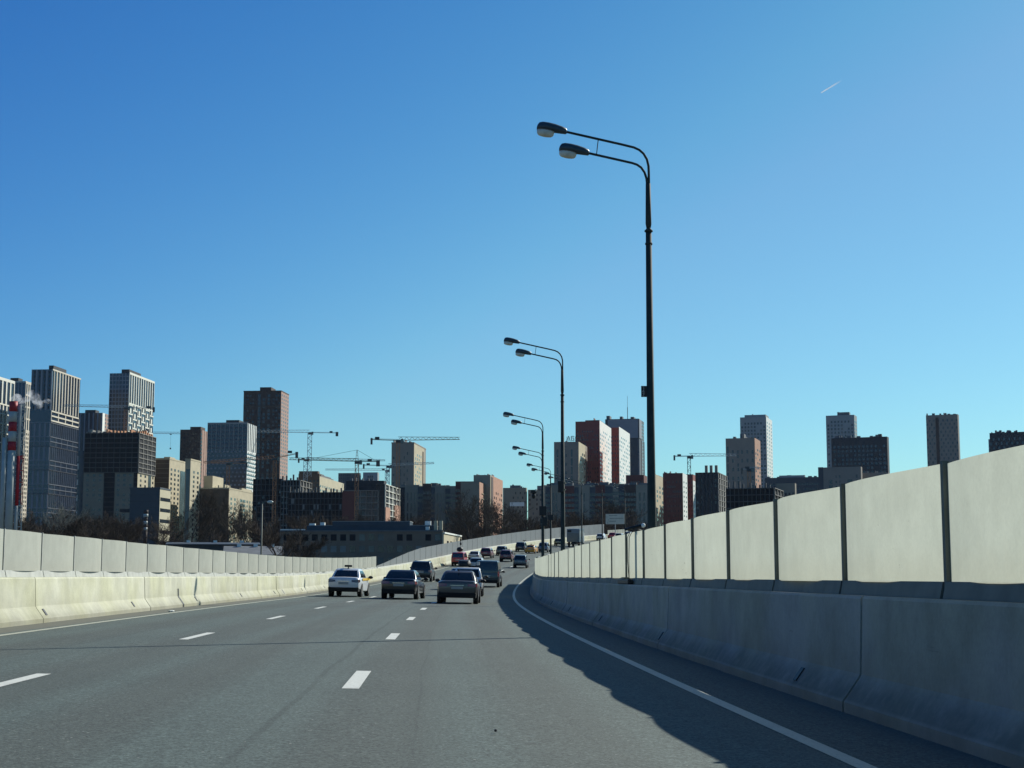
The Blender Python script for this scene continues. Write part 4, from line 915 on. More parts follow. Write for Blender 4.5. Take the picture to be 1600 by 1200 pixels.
# -- shed roofs left of it
def shed(label, x0, x1, yt, D, h, m, depth=18, slope=2.0, cat='shed'):
    a = at(x0, yt, D); c = at(x1, yt, D); zb = terr(D) - 1; ln = (Vector((c.x, c.y)) - Vector((a.x, a.y))).length
    r = empty('industrial_shed', (a.x, a.y, zb), math.atan2(c.y - a.y, c.x - a.x), label, cat); H = a.z - zb
    mb = MB(); mb.box((0, 0, 0), (ln, depth, H - slope)); mb.build('wall', BM['darkgrey'], r)
    mb = MB(); mb.add([(-.5, -.6, H - slope - .1), (ln + .5, -.6, H - slope - .1), (ln + .5, depth / 2, H), (-.5, depth / 2, H), (-.5, depth + .6, H - slope), (ln + .5, depth + .6, H - slope),
                       (-.5, -.6, H - slope - .3), (ln + .5, -.6, H - slope - .3), (ln + .5, depth + .6, H - slope - .3), (-.5, depth + .6, H - slope - .3)],
                      [(0, 1, 2, 3), (3, 2, 5, 4), (6, 9, 8, 7), (0, 6, 7, 1), (4, 5, 8, 9), (0, 3, 4, 9, 6), (1, 7, 8, 5, 2)]); mb.build('roof', m, r)
    mb = MB()
    for i in range(3): mb.box((ln * (.2 + .3 * i), depth * .45, H - .6), (ln * (.2 + .3 * i) + 1, depth * .5, H + .5))
    mb.build('roof_vent', BM['white'], r)
shed('grey metal shed roof just above the left wall, right of the cream blocks', 352, 440, 852, 360, 4, BM['roofgrey'])
shed('long dark flat shed above the left wall under the bare trees', 262, 404, 846, 420, 4, BM['slate'], slope=.6)

# -- red and white banded stack with its lattice frame, far left
def stack():
    D = 330; base = terr(D) - 1; c = at(7, 900, D); k = D / F
    r = empty('banded_chimney', (c.x, c.y, base), -math.atan2(c.x, c.y), 'red and white banded chimney in a lattice frame at the left edge', 'chimney')
    zt = at(12, 626, D).z - base
    y2z = lambda y: at(12, y, D).z - base
    def pipe(px, rad, bands, zb=0):
        x = (px - 9) * k; cur = zt; seq = sorted(bands, reverse=True)
        for (y0, y1, m) in bands:
            mb = MB(); mb.tube([(x, 0, y2z(y1)), (x, 0, y2z(y0))], rad * k, 16); mb.build('flue_section', m, r, True)
    RP, PP = BM['redpaint'], BM['palepaint']
    pipe(12, 6, [(627, 643, RP), (643, 659, PP), (659, 674, RP), (674, 690, PP), (690, 704, RP), (704, 860, PP)])
    pipe(22, 2.6, [(632, 712, PP), (712, 790, RP), (790, 860, PP)])
    pipe(2, 3.5, [(684, 860, PP)])
    mb = MB(); x0, x1 = (24 - 9) * k, (30 - 9) * k; y0 = -.6; y1 = .6
    def lattice(mb, za, zb, step):
        for x in (x0, x1):
            for y in (y0, y1): mb.bar((x, y, zb), (x, y, za), .16)
        z = zb; s = 0
        while z < za - .1:
            zn = min(z + step, za)
            for y in (y0, y1): mb.bar((x0 if s else x1, y, z), (x1 if s else x0, y, zn), .11); mb.bar((x0, y, zn), (x1, y, zn), .11)
            z = zn; s = 1 - s
    lattice(mb, y2z(632), y2z(712), 2.4); mb.build('lattice_frame', PP, r)
    mb = MB(); lattice(mb, y2z(712), y2z(790), 2.4); mb.bar(((22 - 9) * k, .8, y2z(790)), ((22 - 9) * k, .8, y2z(712)), .5); mb.build('lattice_frame', RP, r)
    mb = MB(); lattice(mb, y2z(790), y2z(860), 2.4)
    mb.build('lattice_frame', PP, r)
    for y in (720, 768, 812): mb = MB(); mb.bar(((2 - 9) * k, 0, y2z(y)), ((24 - 9) * k, 0, y2z(y + 6)), .2); mb.build('cross_brace', PP, r)
stack()
def small_stack():
    D = 560; base = terr(D) - 1; c = at(225, 900, D); y2z = lambda y: at(225, y, D).z - base
    r = empty('banded_chimney', (c.x, c.y, base), 0, 'small dark red and white striped chimney in front of the blank grey block', 'chimney')
    for i, (a, e) in enumerate(((797, 803), (803, 808), (808, 814), (814, 819), (819, 824), (824, 829), (829, 850))):
        mb = MB(); mb.tube([(0, 0, y2z(e)), (0, 0, y2z(a))], 3.6 * D / F * (.8 if a > 803 else 1), 14); mb.build('flue_section', BM['darkbrown'] if i % 2 == 0 else BM['palepaint'], r, True)
small_stack()
# ---------------------------------------------------------------- tower cranes
def crane(label, mx, ybase, yj, tip, ctr, D, m, mm=None, ytip=None, yctr=None, head=None, cw_w=3.0, cwm='counter', mw=1.9, jt=1.5, hook=None, cabside=1):
    """mx mast, yj jib height, tip / ctr ends of jib and counter jib, all as seen; D metres away"""
    mm = mm or m; k = D / F; g = at(mx, ybase, D); o = Vector((g.x, g.y, g.z)); az = -math.atan2(g.x, g.y)
    r = empty('tower_crane', o, az, label, 'tower crane')
    zj = at(mx, yj, D).z - o.z; ytip = yj if ytip is None else ytip; yctr = yj if yctr is None else yctr
    xt = (tip - mx) * k; xc = (ctr - mx) * k; zt = zj + (yj - ytip) * k; zc = zj + (yj - yctr) * k
    mb = MB(); h = mw / 2
    for x in (-h, h):
        for y in (-h, h): mb.bar((x, y, 0), (x, y, zj), .34)
    z = 0; s = 1
    while z < zj - .5:
        zn = min(z + 2.4, zj)
        for y in (-h, h): mb.bar((-h * s, y, z), (h * s, y, zn), .17)
        mb.bar((-h, -h * s, z), (-h, h * s, zn), .24); mb.bar((-h, -h, zn), (h, -h, zn), .2); z = zn; s = -s
    mb.build('mast', BM[mm], r)
    mb = MB(); n = max(4, int(abs(xt) / 2.6)); sg = 1 if xt > 0 else -1
    lo = lambda t: Vector((xt * t, 0, zj + (zt - zj) * t)); up = lambda t: Vector((xt * t, 0, zj + (zt - zj) * t + jt * (1 - .35 * t)))
    for y in (-.6, .6): mb.bar(lo(0) + Vector((0, y, 0)), lo(1) + Vector((0, y, 0)), .2)
    mb.bar(up(0), up(1), .22)
    for i in range(n):
        a, b_ = i / n, (i + .5) / n
        for y in (-.6, .6): mb.bar(lo(a) + Vector((0, y, 0)), up(b_), .13); mb.bar(up(b_), lo((i + 1) / n) + Vector((0, y, 0)), .13)
    mb.build('jib', BM[m], r)
    mb = MB()
    for y in (-.6, .6): mb.bar((0, y, zj), (xc, y, zc), .28)
    mb.bar((0, 0, zj + .5), (xc, 0, zc + .5), .14)
    q = max(2, int(abs(xc) / 2.5))
    for i in range(q + 1): t = i / q; mb.bar((xc * t, -.6, zj + (zc - zj) * t), (xc * t, .6, zj + (zc - zj) * t), .15)
    mb.build('counter_jib', BM[m], r)
    mb = MB(); sc_ = 1 if xc > 0 else -1
    mb.box((xc, -.9, zc - 2.4), (xc - sc_ * cw_w * .55, .9, zc + .7)); mb.build('counterweight', BM[cwm], r)
    mb = MB(); mb.box((xc - sc_ * cw_w * 1.2, -.7, zc + .1), (xc - sc_ * (cw_w * 1.2 + 2.2), .7, zc + 1.3)); mb.build('winch', BM['cranedark'], r)
    mb = MB(); mb.box((-1.2, -1.2, zj - 1.2), (1.2, 1.2, zj + .2)); mb.build('slewing_ring', BM['cranedark'], r)
    mb = MB(); mb.box((cabside * 1.2, -1.6, zj - 1.6), (cabside * 2.6, -.1, zj + .6)); mb.build('cab', BM['glass_mid'], r)
    if head:
        zh = at(mx, head, D).z - o.z; mb = MB()
        for x in (-.7, .7):
            for y in (-.7, .7): mb.bar((x, y, zj), (x * .2, y * .2, zh), .2)
        for i in range(1, 4): zz_ = zj + (zh - zj) * i / 4; w_ = .7 * (1 - .8 * i / 4); mb.bar((-w_, -w_, zz_), (w_, -w_, zz_), .15)
        mb.build('tower_head', BM[mm], r)
        mb = MB(); mb.bar((0, 0, zh), (xt * .62, 0, zj + (zt - zj) * .62 + jt * .8), .13); mb.bar((0, 0, zh), (xc * .85, 0, zc + .3), .13); mb.build('tie_rod', BM['cranedark'], r)
    if hook:
        hx, hy0, hy1 = hook; x = (hx - mx) * k; t = x / xt; mb = MB(); z1 = zj + (zt - zj) * t; z0 = at(mx, hy1, D).z - o.z
        mb.bar((x, 0, z1), (x, 0, z0), .12); mb.box((x - .6, -.4, z0 - 1.2), (x + .6, .4, z0)); mb.box((x - .8, -.6, z1 - .8), (x + .8, .6, z1 - .1)); mb.build('hook', BM['cranedark'], r)
    return r
crane('orange mast crane with a faint pale jib, rising from the unfinished block far left', 195, 690, 637, 105, 238, 985, 'cranepale', 'mast', cw_w=2.2)
crane('white crane behind the dark brown tower, with a hook block hanging free', 284, 740, 678, 205, 312, 1300, 'cranepale', hook=(266, 684, 700), mw=3.2)
crane('small orange crane in front of the dark teal tower', 356, 762, 724, 318, 385, 960, 'mast', cw_w=2.0)
crane('tall orange mast crane in front of the tallest brown tower', 427.5, 822, 716, 330, 463, 800, 'mast', ytip=724, yctr=708, cw_w=2.6, mw=1.7)
crane('tallest white lattice crane with its counterweight to the right, over the centre left site', 483, 745, 676, 398, 527, 1150, 'cranepale', cw_w=3.6, mw=3.0, jt=2.0)
crane('lower white crane sharing the skyline gap, its dark counterweight at the left end', 477, 760, 718, 600, 465, 1120, 'cranepale', ytip=719, cw_w=2.2, mw=2.8)
crane('brown A-frame crane with tie rods and a stubby dark counter jib', 556.5, 824, 721, 452, 592, 780, 'craneyel', 'mast', head=703, ytip=719, cw_w=3.4, mw=1.7)
crane('pale thin crane jib just above the far blue glass blocks', 604, 756, 735, 509, 605.5, 1250, 'cranepale', cw_w=2.0, cwm='cranedark', mw=2.4)
crane('crane whose pale jib passes across the front of the middle beige tower', 606, 760, 728, 678, 567, 1020, 'cranepale', ytip=724, yctr=727, cw_w=2.0, mw=2.2)
crane('long level crane jib above the middle beige tower, on an orange mast', 621, 815, 688, 717, 578, 760, 'craneyel', 'mast', ytip=686, yctr=687, cw_w=1.8, mw=1.6, jt=1.7)
crane('pale crane with a white jib, left of the rosy-edged beige tower', 1077, 748, 713, 1150, 1053, 940, 'cranepale', 'cranedark', cw_w=2.0, mw=1.9, jt=1.8)
crane('small orange crane in front of the beige tower with a rosy edge', 1171, 772, 733, 1198, 1159, 780, 'cranepale', 'mast', cw_w=1.6, mw=1.5, jt=1.0)

# ---------------------------------------------------------------- bare trees
def tree_mesh(seed, H=10.0, spread=.42, levels=5, twig=.022):
    rng = random.Random(seed); tr = MB(); cr = MB()
    def seg(mb, a, b, ra, rb, n):
        d = (b - a); 
        if d.length < 1e-4: return
        d.normalize(); up = Vector((0, 0, 1)) if abs(d.z) < .9 else Vector((1, 0, 0)); x = d.cross(up).normalized(); y = d.cross(x)
        base = len(mb.v)
        for p, r_ in ((a, ra), (b, rb)):
            for k in range(n): t = 2 * math.pi * k / n; mb.v.append(tuple(p + (x * math.cos(t) + y * math.sin(t)) * r_))
        for k in range(n): mb.f.append((base + k, base + (k + 1) % n, base + n + (k + 1) % n, base + n + k))
    def branch(p, d, L, r_, lev):
        pts = [p]; n = 3 if lev > 1 else 2
        for i in range(n):
            d = (d + Vector((rng.uniform(-.22, .22), rng.uniform(-.22, .22), rng.uniform(-.05, .18)))).normalized(); q = p + d * L / n
            r2 = max(twig * .5, r_ * (1 - .28)); seg(tr if lev == levels else cr, p, q, r_, r2, 7 if lev == levels else (5 if lev >= levels - 1 else 3)); p = q; r_ = r2; pts.append(p)
            if lev > 0:
                for _ in range({levels: 3 if i else 2}.get(lev, 2)):
                    ax = Vector((rng.uniform(-1, 1), rng.uniform(-1, 1), rng.uniform(-.1, .5))).normalized()
                    nd = (d * (1.0 if lev < levels else .75) + ax * (spread * 1.7 if lev < levels else 1.0)).normalized()
                    branch(p, nd, L * rng.uniform(.48, .68), r_ * rng.uniform(.45, .62), lev - 1)
    tr_h = H * .34
    seg(tr, Vector((0, 0, -.5)), Vector((.1, 0, tr_h * .6)), H * .022, H * .017, 8)
    branch(Vector((.1, 0, tr_h * .6)), Vector((.02, 0, 1)), H * .40, H * .017, levels)
    zmax = max(v[2] for v in cr.v); s = H / zmax
    for mb in (tr, cr): mb.v = [(v[0] * s, v[1] * s, v[2] * s) for v in mb.v]
    return tr, cr
TP = []
for i in range(5):
    t_, c_ = tree_mesh(20 + i, 10, .34 + .05 * (i % 3), 4, .035)
    TP.append((t_, c_, t_.mesh('trunk', BM['bark']), c_.mesh('crown', BM['twig'])))
tb, cb = tree_mesh(77, 10, .3, 4, .03); TP.append((tb, cb, tb.mesh('trunk', BM['birch']), cb.mesh('crown', BM['birch'])))
def tree(px, ytop, D, proto, label, rz=0.0, wide=1.0, dz=0.0):
    g = at(px, ytop, D); zb = terr(D) + dz; h = g.z - zb
    r = empty('bare_tree', (g.x, g.y, zb), rz, label, 'tree', 'bare trees behind the left wall'); s = h / 10.0
    for nm, me in (('trunk', TP[proto][2]), ('crown', TP[proto][3])):
        o = inst(nm, me, r); o.scale = (s * wide, s * wide, s)
    return r
TREES = [
 (82, 782, 520, 5, 'pale barked bare tree in front of the tall dark blue tower', .3, 1.0),
 (30, 793, 470, 0, 'reddish bare tree right of the banded chimney frame', 1.2, 1.4),
 (128, 790, 540, 1, 'bare tree in front of the dark tower left of the unfinished block', 2.2, 1.3),
 (172, 800, 520, 2, 'bare tree below the glazed strip of the unfinished block', .8, 1.3),
 (202, 808, 500, 3, 'low bare tree at the left foot of the blank grey block', 1.9, 1.4),
 (300, 778, 480, 4, 'tall bare tree in front of the stepped cream wing', .4, 1.2),
 (275, 806, 430, 0, 'low bushy bare tree under the cream and brown block', 3.1, 1.5),
 (330, 762, 520, 1, 'tall bare tree against the brown blank side of the brick block', 2.6, 1.15),
 (348, 790, 470, 2, 'shorter bare tree beside the tall one on the brown blank side', 1.1, 1.3),
 (372, 776, 500, 3, 'bare tree in front of the cream windowed face', .2, 1.0),
 (392, 792, 450, 4, 'bare tree at the right corner of the cream windowed face', 2.0, 1.2),
 (418, 800, 480, 0, 'bare tree behind the thin lamp pole beyond the left wall', 1.5, 1.3),
 (438, 808, 300, 1, 'dark bare forked tree above the left wall, right of the thin lamp pole', 1.3, 1.5),
 (458, 818, 290, 2, 'dark bare tree spreading in front of the left end of the long brick building', .6, 1.2),
 (484, 848, 300, 3, 'low bare tree in front of the long brick building windows', 2.9, 1.2),
 (508, 800, 620, 4, 'bare tree behind the roof boxes of the long brick building', .9, 1.4),
 (552, 794, 640, 0, 'brownish bare tree behind the blue roof storey, under the A-frame crane', 1.8, 1.3),
 (584, 800, 640, 1, 'bare tree behind the blue roof storey, in front of the half bricked block', .1, 1.4),
 (738, 762, 520, 2, 'large bare tree in front of the left orange brick end block', 2.4, 1.0),
 (757, 770, 540, 3, 'bare tree crossing the sunlit balconies of the orange brick block', .7, 1.1),
 (792, 772, 500, 4, 'dense dark bare tree right of the taller orange brick block', 1.4, 1.25),
 (812, 790, 520, 0, 'low dark bare tree below the block with the white banner', 2.7, 1.6),
 (834, 795, 540, 1, 'dark bare tree just left of the third lamp pole', .5, 1.5),
 (716, 800, 560, 2, 'low bare tree right of the small yellowish brick wing', 1.7, 1.5),
 (950, 772, 700, 3, 'bare tree behind the white road sign', .3, 1.4),
 (990, 778, 700, 4, 'bare tree between the road sign and the nearest lamp pole', 1.9, 1.5),
]
for px, yt, D, pr, lab, rz, wd in TREES: tree(px, yt, D, pr, lab, rz, wd)
def thicket():
    rng = random.Random(99); mb = MB()
    src = [TP[i] for i in range(5)]
    spots = []
    for i in range(75):
        px = rng.choice([rng.uniform(18, 215), rng.uniform(18, 215), rng.uniform(235, 460), rng.uniform(700, 860), rng.uniform(850, 1010), rng.uniform(470, 640)]); spots.append(px)
    for px in spots:
        D = rng.uniform(560, 680) if px > 420 else rng.uniform(470, 640)
        yt = {0: rng.uniform(797, 825)}[0] if px < 235 else (rng.uniform(806, 840) if px < 470 else (rng.uniform(800, 812) if px < 650 else rng.uniform(804, 824)))
        if 850 < px: yt = rng.uniform(792, 812)
        g = at(px, yt, D); zb = terr(D); s = (g.z - zb) / 10; a = rng.uniform(0, 6.3); ca, sa = math.cos(a) * s * 1.5, math.sin(a) * s * 1.5
        c = rng.choice(src)[1]; b0 = len(mb.v)
        mb.v += [(g.x + v[0] * ca - v[1] * sa, g.y + v[0] * sa + v[1] * ca, zb + v[2] * s) for v in c.v]
        mb.f += [tuple(b0 + i for i in f) for f in c.f]
    tag(mb.build('thicket', BM['twig']), 'brown grey belt of leafless scrub and trees behind the walls, under the buildings', 'thicket', kind='stuff')
thicket()

# ---------------------------------------------------------------- small roadside things
p = at(408, 868, 150)
r = empty('street_lamp', (p.x, p.y, terr(150)), 0, 'thin single street lamp standing below, beyond the left wall', 'street lamp')
zt = at(408, 786, 150).z - terr(150); mb = MB(); mb.tube([(0, 0, 0), (0, 0, zt)], [.12, .06], 8); mb.build('pole', M['steel_dark'], r, True)
mb = MB(); mb.tube([(0, 0, zt - .1), (.15, 0, zt + .1), (.6, 0, zt + .18)], .035, 8); mb.build('arm', M['steel_dark'], r, True)
mb = MB(); mb.ellip((.75, 0, zt + .1), (.3, .14, .16), 12, 6); mb.build('lamp_head', M['lens'], r, True)
# white direction sign
sg = at(961, 811, 262); base = zz(258)
r = empty('road_sign', (sg.x, sg.y, base), -.33, 'white direction sign board on a post above the right wall', 'road sign'); zc = sg.z - base
mb = MB(); mb.box((-1.62, -.04, zc - .86), (1.62, .04, zc + .86)); mb.build('board', mat('sign_board', (0.62, 0.58, 0.47), .5), r, bevel=.02)
mb = MB()
for (x0, z0, x1, z1) in ((-1.4, .45, -1.4, .1), (-1.3, -.7, -1.15, -.1), (-1.15, -.1, -.95, .1)): mb.bar((x0, -.052, zc + z0), (x1, -.052, zc + z1), .1, .02)
mb.build('arrow', M['black'], r)
mb = MB(); rng = random.Random(3)
for row, (xa, xb) in enumerate(((-1.0, .35), (-.85, 1.4), (-.95, .0))):
    x = xa
    while x < xb:
        w_ = rng.uniform(.07, .13); mb.box((x, -.055, zc + .5 - row * .48), (x + w_ * .6, -.045, zc + .5 - row * .48 + .17)); mb.box((x, -.055, zc + .5 - row * .48 + .06), (x + w_, -.045, zc + .5 - row * .48 + .09)); x += w_ + .05
mb.build('lettering', M['steel_dark'], r)
mb = MB(); mb.tube([(-.0, .1, 0), (-.0, .1, zc + .5)], .07, 8); mb.build('post', M['steel'], r, True)
# floodlight and cables hanging over the right wall
S0 = 35.0
q = P(S0, 4.56, 2.37); r = empty('floodlight', q, -heading(S0) - .05, 'dark tubular lamp with a bright end lying on top of the right wall', 'floodlight'); r.scale = (.78, .8, .8); r.location.x -= .06
mb = MB(); mb.tube([(-.30, 0, .02), (-.16, 0, .05), (0, 0, .09), (.16, 0, .13), (.24, 0, .13)], [.03, .045, .04, .045, .045], 10); mb.build('housing', M['black'], r, True)
mb = MB(); mb.ellip((.25, -.02, .14), (.065, .065, .065), 12, 8); mb.build('lamp', BM['white'], r, True)
mb = MB(); mb.bar((.05, .0, -.1), (.05, 0, .1), .03); mb.build('bracket', M['black'], r)
cb_ = empty('hanging_cable', P(34.7, 4.40, 1.2), 0, 'pair of thin dark cables hanging down the road side of the right wall', 'cable')
for ds, da in ((0, .04), (-.42, -.13)):
    mb = MB(); o_ = P(34.7, 4.40, 1.2)
    pts = [P(34.7 - ds, 4.62, 2.37) - o_, P(34.7 - ds, 4.44, 2.39) - o_, P(34.7 - ds + da * .2, 4.34, 2.2) - o_, P(34.7 - ds + da, 4.33, 1.7) - o_, P(34.7 - ds + da * 2.2, 4.34, 1.25) - o_]
    mb.tube(pts, .008, 6); mb.build('cable', M['black'], cb_, True)
q = P(36.2, 4.40, 1.145); r = empty('junction_box', q, -heading(36), 'flat black box on the concrete under the hanging cables', 'junction box')
mb = MB(); mb.box((-.06, -1.1, 0), (.06, 1.1, .11)); mb.build('housing', M['black'], r, bevel=.02); mb = MB(); mb.box((-.05, -.3, .11), (.05, .3, .16)); mb.build('lid', M['steel_dark'], r)
# debris on the road
for s_, X_, lb in ((47.0, -8.1, 'small white scrap lying on the left edge line'), (12.6, .55, 'tiny dark fragment on the asphalt near the camera')):
    q = P(s_, X_, .01); mb = MB(); rg = random.Random(int(s_))
    mb.ellip((0, 0, .015), (.11 if s_ > 20 else .014, .10 if s_ > 20 else .02, .03 if s_ > 20 else .012), 7, 4); o = mb.build('debris', BM['white'] if s_ > 20 else M['black']); o.location = q; tag(o, lb, 'debris')

# ---------------------------------------------------------------- vehicles
def carpaint(name, col, rough=.32, coat=.6): return mat(name, col, rough, .0, .04, 1.5, .5, coat)
CP = dict(white=carpaint('white_car_paint', (.62, .64, .66)), black=carpaint('black_car_paint', (.012, .013, .016)), bronze=carpaint('grey_brown_car_paint', (.075, .068, .060)),
          darkblue=carpaint('dark_blue_car_paint', (.02, .025, .035)), red=carpaint('red_car_paint', (.45, .010, .018)), silver=carpaint('silver_car_paint', (.36, .38, .38)), grey=carpaint('grey_car_paint', (.10, .115, .12)),
          maroon=carpaint('maroon_car_paint', (.16, .03, .04)), vangrey=carpaint('dark_grey_van_paint', (.04, .05, .055)), orange=carpaint('orange_taxi_paint', (.60, .26, .02)), olive=carpaint('olive_car_paint', (.22, .23, .09)), bluegrey=carpaint('blue_grey_car_paint', (.12, .16, .2)))
CG = mat('car_glass', (.012, .016, .02), .08, 0, .1, 1, .6, .3); TL = mat('taillight_red', (.22, .012, .015), .2, 0, .1, 5, .6, 1.0); TLD = mat('taillight_dark', (.06, .01, .012), .2, 0, .1, 5, .6, 1.0)
CHR = mat('chrome', (.5, .5, .5), .2, 1.0, .05, 2); PLT = mat('number_plate_white', (.30, .32, .32), .5); RIM = mat('alloy_rim', (.32, .33, .33), .35, .6, .1, 4); TRIM = mat('black_trim', (.015, .016, .018), .6); YEL = mat('yellow_stripe', (.62, .40, .04), .5)
def car(name, s, X, label, cat, paint, L=4.6, W=1.8, H=1.46, kind='sedan', yaw=0.0, detail=True, bumper=None, tl=None, plate=True, sx=1.0):
    pos = P(s + 2.2, X); h = heading(s + 2.2); pitch = math.atan2(zz(s + 4) - zz(s), 4.0)
    r = empty(name, pos, 0, label, cat, 'cars driving away up the road'); r.rotation_euler = (pitch, E, -h + yaw); r.scale = (sx, sx, sx)
    y0 = -2.2; y1 = y0 + L; hw = W / 2; paint = CP[paint]
    belt = {'sedan': .96, 'suv': 1.06, 'hatch': .98, 'van': 1.10, 'minivan': 1.04}[kind]; zb = {'suv': .34, 'van': .32}.get(kind, .27)
    if kind == 'sedan': st = [(0, .50, .90, .90), (.10, .40, 1.0, .95), (.5, .34, 1.03, .99), (1.2, zb, 1.0, 1.0), (2.4, zb - .03, .96, 1.0), (3.4, zb - .03, .92, .99), (L - .7, zb, .84, .97), (L - .2, .36, .74, .90), (L, .46, .62, .78)]
    elif kind in ('van', 'minivan'): st = [(0, .46, belt, .93), (.06, .40, belt + .01, .97), (.5, zb, belt, 1.0), (1.4, zb, belt, 1.0), (2.6, zb, belt - .02, 1.0), (3.6, zb, belt - .06, .99), (L - .6, zb, .90, .97), (L - .15, .36, .78, .90), (L, .46, .66, .8)]
    else: st = [(0, .50, .95, .92), (.08, .42, belt, .96), (.5, .36, belt, .99), (1.2, zb, belt, 1.0), (2.4, zb, belt - .02, 1.0), (3.3, zb, belt - .06, .99), (L - .7, zb, .92, .97), (L - .2, .38, .80, .90), (L, .48, .68, .78)]
    rings = []
    for y, zl, zt_, ws in st:
        w_ = hw * ws; md = zl + (zt_ - zl) * .55
        half = [(0, zl), (w_ * .86, zl), (w_ * .975, zl + .07), (w_, md), (w_ * .985, zt_ - .12), (w_ * .93, zt_ - .03), (w_ * .78, zt_ + .005), (0, zt_ + .02)]
        rings.append([(x, y0 + y, z) for x, z in half] + [(-x, y0 + y, z) for x, z in reversed(half[1:-1])])
    mb = MB(); mb.loft(rings); body = mb.build('body', paint, r, True)
    md_ = body.modifiers.new('bevel', 'BEVEL'); md_.width = .035; md_.segments = 2; md_.limit_method = 'ANGLE'; md_.angle_limit = R(38)
    # cabin
    if kind == 'sedan': yb0, yb1, yr0, yr1, wb, wr = .62, 3.45, 1.28, 2.55, .90, .70
    elif kind == 'hatch': yb0, yb1, yr0, yr1, wb, wr = .10, 3.2, .42, 2.35, .91, .74
    elif kind == 'suv': yb0, yb1, yr0, yr1, wb, wr = .10, 3.45, .42, 2.6, .92, .76
    else: yb0, yb1, yr0, yr1, wb, wr = .05, 4.0 if kind == 'minivan' else L - 1.15, .20, 2.9 if kind == 'minivan' else L - 1.9, .95, .84
    zb_ = belt - .06; A = [(-hw * wb, y0 + yb0, zb_), (hw * wb, y0 + yb0, zb_), (hw * wb, y0 + yb1, zb_ - .04), (-hw * wb, y0 + yb1, zb_ - .04)]
    T = [(-hw * wr, y0 + yr0, H - .03), (hw * wr, y0 + yr0, H - .03), (hw * wr, y0 + yr1, H - .03), (-hw * wr, y0 + yr1, H - .03)]
    mid = [tuple((Vector(a) * .5 + Vector(t) * .5) + Vector((a[0] * .035, 0, 0))) for a, t in zip(A, T)]
    crown = [(0, 0)]
    mb = MB(); top = [(x * .86, y0 + (yr0 + yr1) / 2 + (y - y0 - (yr0 + yr1) / 2) * .82, H + .012) for x, y, z in T]
    mb.loft([A, mid, T, top]); mb.f[-1] = mb.f[-1]; cab = mb.build('cabin', paint, r, True); mdc = cab.modifiers.new('bevel', 'BEVEL'); mdc.width = .05; mdc.segments = 3; mdc.limit_method = 'ANGLE'; mdc.angle_limit = R(25)
    def pane(nm, i, j, u0, u1, v0, v1, push, m=CG, tk=.02):
        a, b_, c, d = (Vector(A[i]), Vector(A[j]), Vector(T[j]), Vector(T[i])); nrm = (b_ - a).cross(d - a).normalized()
        cen = (a + b_ + c + d) / 4; 
        if nrm.dot(cen - Vector((0, y0 + (yr0 + yr1) / 2, belt))) < 0: nrm = -nrm
        f = lambda u, v: (a * (1 - u) + b_ * u) * (1 - v) + (d * (1 - u) + c * u) * v + nrm * (push + math.sin(math.pi * v) * .022 * (1 if i in (1, 3) else .6))
        mb = MB(); N = 4; 
        rings = [[tuple(f(u0 + (u1 - u0) * (.0 if e == 0 else 1), v0 + (v1 - v0) * k / N)) for k in range(N + 1)] + [tuple(f(u0 + (u1 - u0) * (.0 if e == 0 else 1), v0 + (v1 - v0) * k / N) - nrm * tk) for k in range(N, -1, -1)] for e in (0, 1)]
        mb.loft(rings); return mb.build(nm, m, r)
    pane('rear_window', 0, 1, .07, .93, .20 if kind != 'van' else .25, .88, .012)
    if detail:
        pane('windscreen', 2, 3, .07, .93, .14, .88, .012)
        for i, j in ((1, 2), (3, 0)):
            pane('side_window', i, j, *((.10, .47) if i == 1 else (.53, .90)), .22, .86, .012); pane('side_window', i, j, *((.50, .88) if i == 1 else (.12, .50)), .22, .86, .012)
    # lower bumper, lights, plate
    bm_ = MB(); zl0, zl1 = (.27, .50) if kind == 'sedan' else (.32, .58)
    bm_.loft([[(-hw * .90, y0 + .02, zl0), (hw * .90, y0 + .02, zl0), (hw * .93, y0 - .035, zl1), (-hw * .93, y0 - .035, zl1)], [(-hw * .93, y0 + .5, zl0), (hw * .93, y0 + .5, zl0), (hw * .95, y0 + .5, zl1), (-hw * .95, y0 + .5, zl1)]])
    bm_.build('rear_bumper', TRIM if bumper is None else CP[bumper], r, bevel=.03)
    tlm = TL if tl is None else tl
    for sx_ in (-1, 1):
        mb = MB()
        if kind == 'sedan': x0, x1, z0, z1 = .50, .965, .76, .92
        elif kind in ('van', 'minivan'): x0, x1, z0, z1 = .86, .985, .82, 1.22
        else: x0, x1, z0, z1 = .72, .975, .80, 1.02
        ring = lambda yy, g_: [(sx_ * hw * (x0 - g_), yy, z0 + .02), (sx_ * hw * (x1), yy, z0), (sx_ * hw * (x1 - .005), yy, z1), (sx_ * hw * (x0 + g_), yy, z1 - .02)]
        mb.loft([[(sx_ * hw * x0, y0 - .012, z0 + .03), (sx_ * hw * (x1 - .05), y0 - .012, z0), (sx_ * hw * (x1 - .06), y0 + .0, z1), (sx_ * hw * x0, y0 + .0, z1 - .03)],
                 [(sx_ * hw * x0, y0 + .1, z0 + .03), (sx_ * hw * (x1 + .005), y0 + .14, z0 + .01), (sx_ * hw * (x1 - .0), y0 + .14, z1 - .01), (sx_ * hw * x0, y0 + .1, z1 - .03)],
                 [(sx_ * hw * x0, y0 + .2, z0 + .05), (sx_ * hw * (x1 + .018), y0 + .34, z0 + .05), (sx_ * hw * (x1 + .012), y0 + .34, z1 - .04), (sx_ * hw * x0, y0 + .2, z1 - .05)]])
        mb.build('taillight', tlm, r)
